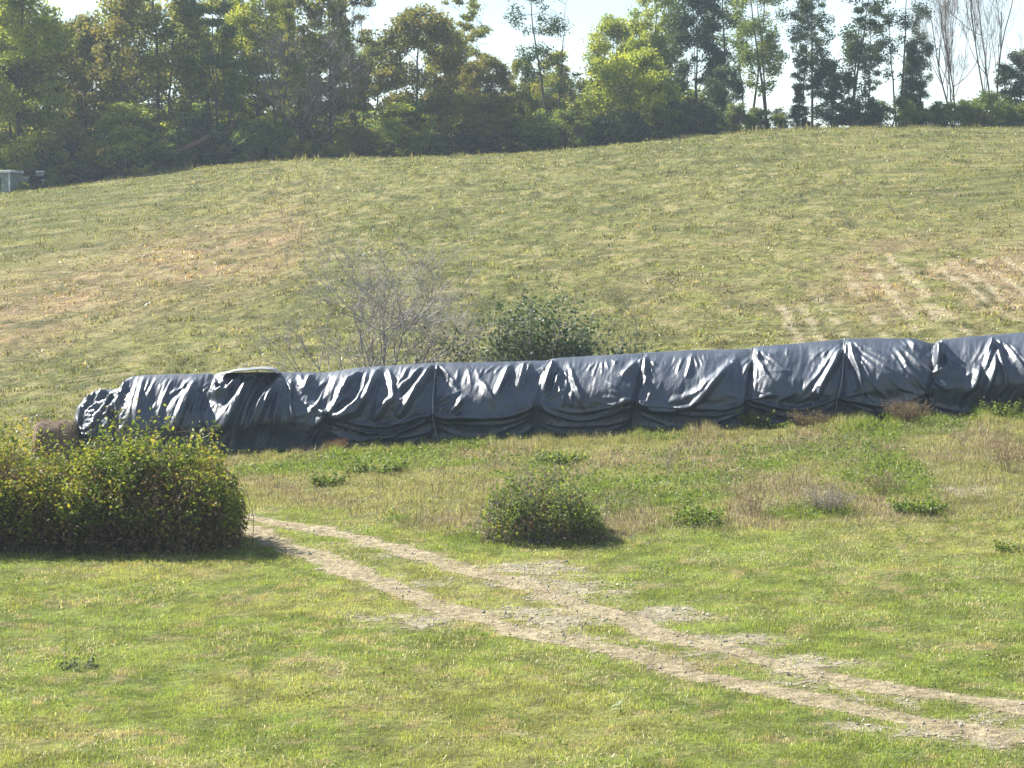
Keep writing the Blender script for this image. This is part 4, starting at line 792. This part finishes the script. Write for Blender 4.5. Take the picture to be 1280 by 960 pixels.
# ------------------------------------------------------------------ trees on the crest
def tree_proto(kind, seed, H, spread, crown0, nlimb, nclus, nleaf, crad, lsz, trunk_r=.16, ntrunk=1, shape='oval', lean=0.0, flat=.6, inner=0.0, twigs=3, up=None):
    rng = np.random.default_rng(seed); T = Tubes(); trunks = []
    for k in range(ntrunk):
        a = rng.uniform(0, 6.28); off = np.array([math.cos(a), math.sin(a), 0]) * (.25 if ntrunk > 1 else 0)
        n = 14; s = np.linspace(0, 1, n)[:, None]; hh = H * (1 if k == 0 else rng.uniform(.75, .97)) * .94
        e = off * (1 + 3.5 * (ntrunk > 1)) + np.array([rng.normal(0, .04) * H + lean * H, rng.normal(0, .03) * H, hh])
        w1 = rng.normal(0, .16, (n, 3)).cumsum(0) * s * .55; w1[:, 2] = 0
        P_ = off * (1 - s) + e * s + w1; P_[0, 2] = -.4
        rr = trunk_r * (1 if k == 0 else .75) * np.concatenate([[1.35], np.linspace(1, .16, n - 1)]); T.add(P_, rr, 7); trunks.append((P_, rr))
    def env(t):      # crown radius at height fraction t of the crown
        if shape == 'oval': return math.sqrt(max(0, 1 - (2 * t - .85) ** 2 / 1.4))
        if shape == 'round': return math.sqrt(max(0.02, 1 - (2 * t - 1) ** 2))
        if shape == 'cone': return max(.08, 1 - t) ** .8
        if shape == 'vase': return .3 + .75 * t * (1.25 - t) * 1.6
        if shape == 'column': return .75 + .25 * math.sin(t * 9 + seed)
    Z0 = crown0 * H; limbs = []
    for i in range(nlimb):
        tr, rr = trunks[rng.integers(0, ntrunk)]; t = (i + rng.uniform(.1, .9)) / nlimb; z = Z0 + (H * .97 - Z0) * t; a = i * 2.4 + rng.uniform(-.6, .6)
        q = spread * env(t) * rng.uniform(.55, .92); j = int(np.clip(np.searchsorted(tr[:, 2], max(z - q * rng.uniform(.35, 1.0), H * .12)), 1, len(tr) - 2)); b_ = tr[j]
        e = np.array([b_[0] * .6 + math.cos(a) * q, b_[1] * .6 + math.sin(a) * q, z]); s = np.linspace(0, 1, 7)[:, None]
        L_ = b_ * (1 - s) + e * s + rng.normal(0, .10, (7, 3)) * s * (1 - s) * 3; L_[:, 2] += np.sin(s[:, 0] * math.pi) * (.08 * q)
        T.add(L_, np.linspace(max(.02, rr[j] * .5), .015, 7), 5); limbs.append(L_)
    allp = np.concatenate([l[2:] for l in limbs] + [t_[0][5:] for t_ in trunks]); clus = []
    for i in range(nclus):
        if rng.uniform() < inner: c_ = allp[rng.integers(len(allp))] + rng.normal(0, .35, 3)
        else:
            t = rng.uniform(0, 1) ** .85; a = rng.uniform(0, 6.28); q = spread * env(t) * rng.uniform(.35, 1) ** .5; z = Z0 + (H - Z0) * t
            cxy = np.array([np.interp(z, trunks[0][0][:, 2], trunks[0][0][:, 0]), np.interp(z, trunks[0][0][:, 2], trunks[0][0][:, 1])]); c_ = np.array([cxy[0] + math.cos(a) * q, cxy[1] + math.sin(a) * q, z + rng.normal(0, .2)])
        k = int(np.argmin(((allp - c_) ** 2).sum(1) + 1.5 * np.maximum(0, allp[:, 2] - c_[2] + .2) ** 2)); b_ = allp[k]
        for _ in range(twigs):
            e = c_ + rng.normal(0, crad * .5, 3); s = np.linspace(0, 1, 4)[:, None]; T.add(b_ * (1 - s) + e * s + rng.normal(0, .05, (4, 3)) * s, np.linspace(.02, .006, 4), 3)
        clus.append(c_)
    if nleaf:
        clus = np.array(clus); sz = rng.gamma(3, 1 / 3, len(clus)) + .25; pk = sz / sz.sum(); k = rng.choice(len(clus), nleaf, p=pk)
        g = rng.normal(0, 1, (nleaf, 3)); g *= (np.abs(rng.normal(.75, .3, nleaf)) / np.linalg.norm(g, axis=1))[:, None]
        C = clus[k] + g * np.array([crad, crad, crad * flat]) * (.65 + .35 * sz[k])[:, None]; C[:, 2] = np.maximum(C[:, 2], .15)
        V, Fq = leaves(rng, C, lsz, .6, .12, .45, up)
        r_ = np.clip(rng.beta(2.2, 2.2, nleaf) * .7 + .3 * rng.uniform(0, 1, len(clus))[k], 0, 1)
        lm = mesh(kind + '_crown', V, Fq, LM['green'], rnd=np.repeat(r_, 4))
    else: lm = None
    return T.mesh(kind + '_trunk', M['bark']), lm
PR = {
 'broad0': tree_proto('broad', 201, 13.5, 3.3, .10, 16, 100, 24000, .8, .25, .17), 'broad1': tree_proto('broad', 202, 14.5, 3.0, .14, 15, 90, 22000, .8, .25, .16, 2),
 'broad2': tree_proto('broad', 203, 12.0, 3.6, .08, 16, 100, 24000, .85, .25, .17, 1, 'round'),
 'tall0': tree_proto('tall', 204, 16, 2.3, .28, 15, 60, 11500, .66, .23, .15, 1, 'column'), 'tall1': tree_proto('tall', 205, 17, 2.6, .32, 14, 56, 10500, .66, .23, .15, 2, 'column'),
 'tall2': tree_proto('tall', 206, 15, 2.0, .22, 15, 60, 12000, .64, .23, .14, 1, 'column', .03),
 'open0': tree_proto('open', 224, 16, 2.3, .26, 14, 50, 7000, .6, .21, .14, 1, 'column', 0, .9), 'open1': tree_proto('open', 225, 17, 2.7, .30, 13, 48, 6800, .6, .21, .14, 2, 'oval', 0, .9), 'open2': tree_proto('open', 226, 15, 2.2, .20, 14, 50, 7200, .6, .21, .13, 2, 'vase', .03, .9),
 'lacy0': tree_proto('lacy', 207, 16, 3.4, .30, 16, 64, 11000, .6, .22, .12, 2, 'vase', 0, .45), 'lacy1': tree_proto('lacy', 208, 15, 3.0, .22, 16, 66, 12000, .62, .22, .11, 3, 'vase', 0, .45),
 'dome0': tree_proto('dome', 209, 6.2, 3.0, .04, 14, 110, 24000, .55, .19, .12, 3, 'round', 0, .8, 0, 3, .3),
 'cedar0': tree_proto('cedar', 210, 7.5, 1.7, .06, 22, 90, 15000, .38, .17, .11, 1, 'cone', 0, .8, .2), 'cedar1': tree_proto('cedar', 211, 6.0, 1.9, .04, 20, 90, 14000, .42, .17, .11, 1, 'oval', 0, .8, .2),
 'shrub0': tree_proto('brush', 212, 2.8, 1.9, .05, 10, 40, 8000, .42, .17, .05, 4, 'round', 0, .8), 'shrub1': tree_proto('brush', 213, 2.2, 2.2, .05, 10, 44, 8000, .42, .17, .05, 5, 'round', 0, .7),
 'small0': tree_proto('small', 214, 5.5, 1.9, .10, 12, 60, 10000, .5, .18, .07, 2, 'oval'), 'small1': tree_proto('small', 215, 7.0, 2.1, .12, 12, 60, 10000, .5, .18, .08, 2, 'round'),
}
def bare_proto(seed, H, n0):
    rng = np.random.default_rng(seed); T = Tubes(); TW = Tubes()
    def grow(p, dr, ln, r, lv):
        n = 7; P_ = [p]; q = p.copy(); dd = dr.copy()
        for i in range(n):
            dd = dd + rng.normal(0, .07, 3); dd[2] += .07; dd /= np.linalg.norm(dd); q = q + dd * ln / n; P_.append(q)
        P_ = np.array(P_); (T if lv < 2 else TW).add(P_, np.linspace(r, r * .4, n + 1), 6 if lv < 2 else 3)
        if lv >= 4: return
        for k in range([7, 6, 5, 4][lv]):
            j = rng.integers(2, n + 1); nd = dd + rng.normal(0, .36, 3); nd[2] += .12; nd /= np.linalg.norm(nd); grow(P_[j], nd, ln * rng.uniform(.36, .6), max(.009, r * .42), lv + 1)
    for k in range(n0):
        a = k * 6.28 / n0 + rng.uniform(-.4, .4); d_ = np.array([math.cos(a) * .22, math.sin(a) * .22, 1]); d_ /= np.linalg.norm(d_); grow(np.array([math.cos(a) * .1, math.sin(a) * .1, -.3]), d_, H * rng.uniform(.75, .95), .085, 0)
    return T.mesh('bare_trunk', M['bark_pale']), TW.mesh('bare_twigs', M['twig_grey'])
PB = [bare_proto(301, 10.5, 3), bare_proto(302, 11.5, 3)]
_rt = random.Random(9)
def put(kind, px, d, top, leaf, label, bark='bark', group=None, name='tree', cat='tree', wide=1.0, H=None, sink=0.0):
    """a tree standing at bearing px and distance d whose tip reaches picture row top"""
    x = (px - 640) / F * d; z = float(gz(x, d)) - .05 - sink
    if kind.startswith('bare'):
        tm, cm = PB[int(kind[-1])]; h0 = 11.5
    else:
        tm, cm = PR[kind]; h0 = max(v.co.z for v in tm.vertices) if kind not in _h0 else _h0[kind]; _h0[kind] = h0
    h = CZ + (HOR - top) / F * d - z; s = h / h0
    t = thing(name, label, cat, (x, d, z), _rt.uniform(0, 6.28), group, (s * wide, s * wide, s))
    a = obj('trunk', tm, t); a.material_slots[0].link = 'OBJECT'; a.material_slots[0].material = M[bark]
    if kind.startswith('bare'): obj('twigs', cm, t)
    elif cm is not None:
        c = obj('crown', cm, t); c.material_slots[0].link = 'OBJECT'; c.material_slots[0].material = LM[leaf]
    return t
_h0 = {}
TG = 'trees along the crest of the hill'
TL = [ # kind, bearing, distance, top row, leaf, wide, bark, words
 ('broad0', -30, 176, -30, 'olive', 1.1, 'bark', 'olive tree cut by the left edge, behind the white roofed shed'),
 ('broad1', 22, 172, -25, 'yellow', 1.05, 'bark', 'tall yellow green tree just right of the shed'),
 ('broad2', 62, 186, 30, 'green', 1.0, 'bark', 'green tree under the leftmost gap of sky'),
 ('broad2', 104, 178, 18, 'autumn', .95, 'bark_red', 'rusty tinged tree under the leftmost sky gap'),
 ('open0', 152, 174, -60, 'autumn', .9, 'bark_red', 'thin tree with bare reddish stem right of the leftmost sky gap'),
 ('open2', 168, 182, -70, 'olive', .9, 'bark_red', 'second thin tree with reddish stem, right of the first'),
 ('broad1', 200, 176, -70, 'olive', 1.0, 'bark', 'tall olive tree above the fallen trunk'),
 ('tall1', 245, 184, -60, 'olive', 1.1, 'bark', 'tall open tree rising right of the fallen trunk'),
 ('lacy1', 275, 174, -40, 'green', .9, 'bark', 'open green tree with the sky showing through, beyond the right end of the fallen trunk'),
 ('broad0', 322, 178, -50, 'yellow', .85, 'bark', 'tall yellowing tree on the left half of the crest'),
 ('lacy0', 348, 173, -50, 'olive', .8, 'bark', 'lacy tree with fine ascending branches left of the grey tangled one'),
 ('tall0', 378, 184, -60, 'autumn', .9, 'bark', 'slender brownish tree rising behind the grey tangled one'),
 ('tall2', 412, 176, -50, 'olive', 1.0, 'bark', 'slender open tree between the grey tangle and the wide orange tinged tree'),
 ('lacy1', 445, 182, -20, 'autumn', .9, 'bark', 'sparse brown topped tree left of the wide orange tinged tree'),
 ('broad2', 520, 172, 8, 'autumn', .95, 'bark', 'wide orange tinged tree with a dark trunk at the field edge'),
 ('broad1', 562, 178, 30, 'olive', .85, 'bark', 'olive tree right of the wide orange tinged one'),
 ('lacy0', 596, 186, -15, 'olive', .8, 'bark', 'thin airy tree topping the low stretch of woods'),
 ('broad2', 610, 174, 68, 'autumn', .9, 'bark', 'low reddish olive tree in the dip of the treetops'),
 ('broad0', 648, 180, 70, 'olive', .8, 'bark', 'low olive tree left of the tall dark trunk'),
 ('open1', 692, 171, -50, 'dark', .95, 'bark', 'tall dark trunk tree standing against the sky, left of the yellow green dome'),
 ('small1', 712, 174, 60, 'olive', .9, 'bark', 'small olive tree at the foot of the tall dark trunk'),
 ('broad1', 765, 186, 20, 'yellow', .9, 'bark', 'pale yellow tree rising behind the dome shaped one on its left side'),
 ('broad0', 812, 184, -30, 'yellow', .75, 'bark', 'tall yellow green tree rising behind the middle of the dome'),
 ('broad1', 868, 180, -20, 'dark', .85, 'bark', 'dense dark tree right of the yellow green dome'),
 ('open0', 905, 182, -50, 'green', 1.15, 'bark', 'mid green tree between the dense dark one and the open row'),
 ('open1', 935, 186, -40, 'green', 1.0, 'bark', 'slender green tree at the left end of the open row'),
 ('open2', 962, 174, -60, 'green', 1.0, 'bark', 'tall open tree with parallel bare stems, left end of the open row'),
 ('lacy0', 1000, 184, -30, 'dark', .65, 'bark', 'airy dark tree second in the open row'),
 ('open0', 1015, 173, -50, 'dark', .9, 'bark', 'tall thin dark tree above the left dark cedar'),
 ('open2', 1062, 176, -60, 'dark', 1.05, 'bark', 'tall dark tree right of the left dark cedar'),
 ('lacy1', 1085, 172, -30, 'dark', .65, 'bark', 'dark stemmed tree with spreading limbs in the middle of the open row'),
 ('open1', 1122, 174, -45, 'dark', 1.0, 'bark', 'tall dark tree left of the pair of bare trees'),
 ('open0', 1150, 182, 10, 'dark', .8, 'bark', 'shorter dark tree next to the first bare tree'),
 # second rank, filling the wood on the left
 ('broad0', 0, 196, -10, 'green', 1.2, 'bark', 'dark green tree deep in the wood at the left edge'),
 ('broad2', 130, 200, 60, 'dark', 1.1, 'bark', 'low dark tree deep in the wood behind the reddish stems'),
 ('broad1', 235, 198, 20, 'green', 1.2, 'bark', 'green tree deep in the wood above the fallen trunk'),
 ('broad0', 300, 200, 30, 'dark', 1.2, 'bark', 'dark tree deep in the wood behind the tall yellowing one'),
 ('broad2', 400, 198, 40, 'green', 1.2, 'bark', 'green tree deep in the wood behind the grey tangle'),
 ('broad1', 470, 200, 50, 'olive', 1.1, 'bark', 'olive tree deep in the wood left of the orange tinged tree'),
 ('broad0', 580, 198, 75, 'dark', 1.1, 'bark', 'dark tree deep in the wood behind the dip in the treetops'),
 ('broad2', 690, 196, 90, 'green', 1.1, 'bark', 'green tree deep behind the tall dark trunk'),
]
for k, px, d, top, leaf, wd, bk, lab in TL: put(k, px, d, top, leaf, lab, bk, TG, 'broadleaf_tree', 'tree', wd)
put('dome0', 788, 170, 60, 'lime', 'dome shaped bright yellow green tree at the field edge', 'bark', TG, 'broadleaf_tree', 'tree', 1.15)
put('cedar1', 1040, 172, 72, 'dark', 'low dark cedar in the open row of trees', 'bark', 'dark cedars', 'cedar_tree', 'tree', 1.1)
put('cedar0', 1000, 178, 108, 'dark', 'smallest dark cedar, under the tall thin dark tree', 'bark', 'dark cedars', 'cedar_tree', 'tree', 1.2)
put('cedar1', 905, 174, 80, 'dark', 'dark cedar leaning against the dense dark tree', 'bark', 'dark cedars', 'cedar_tree', 'tree', 1.0)
put('cedar0', 1142, 172, 55, 'dark', 'tall dark cedar just left of the bare trees', 'bark', 'dark cedars', 'cedar_tree', 'tree', .9)
put('cedar1', 1278, 178, 60, 'dark', 'dark cedar cut off by the right edge of the picture', 'bark', 'dark cedars', 'cedar_tree', 'tree', 1.1)
put('bare0', 1192, 176, -30, None, 'bare vase shaped tree, left one of the leafless pair against the sky', 'bark', None, 'bare_tree', 'tree', .85)
put('bare1', 1240, 178, -40, None, 'bare vase shaped tree nearest the cedar at the right edge', 'bark', None, 'bare_tree', 'tree', .85)
put('bare1', 398, 170, 78, None, 'grey tangled leafless small tree low in the woods on the left half', 'bark', None, 'bare_tree', 'tree', 2.0)
put('small0', 150, 169, 122, 'yellow', 'small yellow green tree left of the fallen trunk', 'bark', 'small trees at the wood edge', 'small_tree', 'tree', 1.5)
put('small1', 100, 170, 145, 'olive', 'small olive tree between the shed and the yellow green one', 'bark', 'small trees at the wood edge', 'small_tree', 'tree', 1.2)
put('small0', 488, 168.5, 120, 'yellow', 'pale yellow small tree left of the dark trunk at the field edge', 'bark', 'small trees at the wood edge', 'small_tree', 'tree', 1.6)
put('small1', 565, 170, 110, 'olive', 'small olive tree with forked stem right of the dark trunk', 'bark', 'small trees at the wood edge', 'small_tree', 'tree', .9)
put('small0', 630, 170, 118, 'autumn', 'small rusty tree at the field edge below the dip in the treetops', 'bark', 'small trees at the wood edge', 'small_tree', 'tree', 1.4)
SB = [('shrub0', 30, 166.4, 226, 'olive', 'low brush in front of the small white boxes'), ('shrub1', 66, 166.6, 221, 'green', 'low brush right of the small white boxes'), ('shrub0', 44, 171, 175, 'olive', 'brush beside the shed'), ('shrub1', 205, 170, 165, 'green', 'dark brush left of the fallen trunk'), ('shrub0', 262, 172, 140, 'dark', 'dark brush behind the fallen trunk'), ('shrub1', 320, 169, 150, 'green', 'dark brush right of the fallen trunk'),
      ('shrub0', 370, 168, 172, 'olive', 'olive brush below the grey tangled tree'), ('shrub1', 420, 168, 176, 'olive', 'low golden brush beside the pale yellow small tree'), ('shrub0', 455, 170, 155, 'autumn', 'rusty brush left of the pale yellow small tree'), ('shrub1', 535, 169, 165, 'green', 'green brush at the foot of the orange tinged tree'),
      ('shrub0', 592, 169, 155, 'dark', 'dark brush left of the small rusty tree'), ('shrub1', 665, 169, 140, 'green', 'dark brush left of the tall trunk foot'), ('shrub0', 712, 168, 135, 'green', 'green brush between the tall trunk and the dome'), ('shrub1', 760, 168, 140, 'dark', 'dark brush under the dome at its left'), ('shrub0', 835, 168, 132, 'green', 'dark brush under the dome at its right'),
      ('shrub1', 880, 169, 128, 'dark', 'dark brush at the foot of the dense dark tree'), ('shrub0', 925, 172, 128, 'green', 'dark brush at the left end of the open row'), ('shrub1', 965, 172, 135, 'green', 'low brush under the parallel bare stems'), ('shrub0', 1080, 171, 118, 'dark', 'dark brush right of the low cedar'), ('shrub1', 1110, 172, 125, 'green', 'low dark brush left of the tall cedar'),
      ('shrub1', 1160, 172, 132, 'green', 'green brush on the bank right of the tall cedar'), ('shrub1', 1195, 173, 128, 'green', 'green brush on the bank below the left bare tree'), ('shrub0', 1222, 176, 112, 'green', 'taller green brush on the bank between the bare trees'), ('shrub1', 1240, 172, 126, 'green', 'green brush on the bank below the right bare tree'), ('shrub1', 1280, 172, 124, 'green', 'green brush at the right edge below the cedar'),
      ('shrub0', 10, 173, 185, 'green', 'brush behind the shed at the left edge'), ('shrub1', 75, 173, 180, 'dark', 'dark brush behind the white boards'), ('shrub0', 235, 176, 150, 'green', 'dark brush behind the left end of the fallen trunk')]
for k, px, d, top, leaf, lab in SB: put(k, px, d, top, leaf, lab, 'bark', 'brush along the edge of the wood', 'brush', 'bush', 1.15)

for i, (px, top) in enumerate([(-20, 170), (20, 150), (60, 160), (100, 165), (140, 150), (180, 150), (225, 130), (270, 125), (310, 135), (350, 140), (392, 135), (430, 145), (470, 150), (510, 140), (550, 150), (590, 140), (630, 145), (675, 120), (720, 110), (770, 110), (820, 110), (865, 105)]):
    put('shrub0' if i % 2 else 'shrub1', px, 184 + (i * 7) % 9, top, ['green', 'green', 'olive'][i % 3], 'low undergrowth deep between the tree trunks', 'bark', 'undergrowth deep in the wood', 'brush', 'bush', 1.3)

# fallen trunk and things lying in the brush at the left
def rlog(a, b, r0, r1, seed):
    rng = np.random.default_rng(seed); s = np.linspace(0, 1, 12)[:, None]; a = np.array(a); b = np.array(b)
    Q = a * (1 - s) + b * s + rng.normal(0, .05, (12, 3)); T = Tubes(); T.add(Q, np.linspace(r0, r1, 12) * rng.uniform(.85, 1.15, 12), 8); return T, Q, rng
a_, b_ = np.array(P(216, 194, 169.6)), np.array(P(292, 156, 170.0)); c0 = a_.copy()
t = thing('fallen_trunk', 'reddish fallen tree trunk leaning up to the right at the dark wood edge', 'fallen tree', tuple(c0))
T, Q, rng = rlog(a_ - c0, b_ - c0, .21, .09, 1); obj('trunk', T.mesh('trunk', M['bark_red']), t)
T = Tubes()
for j, dx, dz in [(4, -.4, -1.2), (7, .5, -1.6), (9, .6, -1.4), (10, .3, .8), (6, -.6, .7)]: T.add(np.array([Q[j], Q[j] + [dx * .6, .1, dz * .5], Q[j] + [dx, .3, dz]]), [.06, .045, .02], 5)
obj('limbs', T.mesh('limbs', M['bark_red']), t)
# box builder
def box(lo, hi, bev=0.0):
    import bmesh
    bm = bmesh.new(); bmesh.ops.create_cube(bm, size=1)
    for v in bm.verts: v.co = Vector([(lo[i] + hi[i]) / 2 + v.co[i] * (hi[i] - lo[i]) for i in range(3)])
    if bev: bmesh.ops.bevel(bm, geom=bm.edges[:], offset=bev, segments=2, affect='EDGES', profile=.5)
    me = bpy.data.meshes.new('box'); bm.to_mesh(me); bm.free(); return me
def plain(name, c, rough=.5, var=.15):
    m, nt = newmat(name); tc = nt.nodes.new('ShaderNodeTexCoord'); n = nt.nodes.new('ShaderNodeTexNoise'); n.inputs['Scale'].default_value = 3; n.inputs['Detail'].default_value = 5
    nt.links.new(tc.outputs['Object'], n.inputs['Vector']); cc = ramp(nt, [tuple(q * (1 - var) for q in c), tuple(q * (1 + var) for q in c)], n.outputs['Fac'], [.35, .65])
    p = nt.nodes.new('ShaderNodeBsdfPrincipled'); p.inputs['Roughness'].default_value = rough; nt.links.new(cc, p.inputs['Base Color']); o = nt.nodes.new('ShaderNodeOutputMaterial'); nt.links.new(p.outputs[0], o.inputs[0]); return m
wht = plain('white_metal', (.50, .51, .50), .5, .3); pale = plain('pale_siding', (.20, .23, .21), .7, .3); dkm = plain('dark_opening', (.04, .045, .05), .6)
x, y, _ = P(8, 236, 167.2); z = float(gz(x, y)) - .1
t = thing('shed', 'small pale shed with a white roof at the left edge of the wood', 'shed', (x, y, z), R(-18))
def part(nm, me, m, par, **kw): me.name = nm; me.materials.append(m); return obj(nm, me, par, **kw)
zt = CZ + (HOR - 216.5) / F * y - z
part('wall', box((-1.0, -.6, 0), (.62, .9, zt), .02), pale, t)
rm = box((-1.12, -.75, zt + .005), (.72, 1.0, zt + .17), .03); part('roof', rm, wht, t)
part('door', box((-.62, -.63, .05), (-.05, -.603, zt - .25), .005), dkm, t); part('corner_trim', box((.50, -.64, .03), (.60, -.604, zt - .02), .004), wht, t)
for px, r, w_, lab, rz in [(50, 214, .5, 'highest of the three small white boxes in the brush right of the shed', .2), (31, 221.5, .5, 'small white box in the brush nearest the shed', -.1), (57, 225, .38, 'lowest and smallest white box in the brush, farthest from the shed', .5)]:
    x, y, zt = P(px, r, 167.6 + w_); g0 = float(gz(x, y)); hh_ = zt - g0
    t = thing('white_box', lab, 'box', (x, y, g0), rz, 'white boxes in the brush')
    part('box_body', box((-w_ / 2, -.2, max(.05, hh_ - .30)), (w_ / 2, .2, hh_ - .06), .01), pale, t); part('lid', box((-w_ / 2 - .03, -.23, hh_ - .055), (w_ / 2 + .03, .23, hh_ + .02), .01), wht, t)
    for sx_ in (-1, 1): part('leg', box((sx_ * (w_ / 2 - .05) - .03, -.1, -.1), (sx_ * (w_ / 2 - .05) + .03, .1, max(.045, hh_ - .305)), .005), dkm, t)

# ------------------------------------------------------------------ haze
HAZE = 0.00030
if HAZE:
    hm, nt = newmat('haze'); pv = nt.nodes.new('ShaderNodeVolumePrincipled'); pv.inputs['Color'].default_value = (.70, .85, 1.0, 1); pv.inputs['Density'].default_value = HAZE; pv.inputs['Anisotropy'].default_value = .2
    o = nt.nodes.new('ShaderNodeOutputMaterial'); nt.links.new(pv.outputs[0], o.inputs['Volume'])
    hb = box((-2600, -80, -60), (2600, 3000, 34)); hb.name = 'haze'; hb.materials.append(hm); obj('haze', hb, kind='stuff')
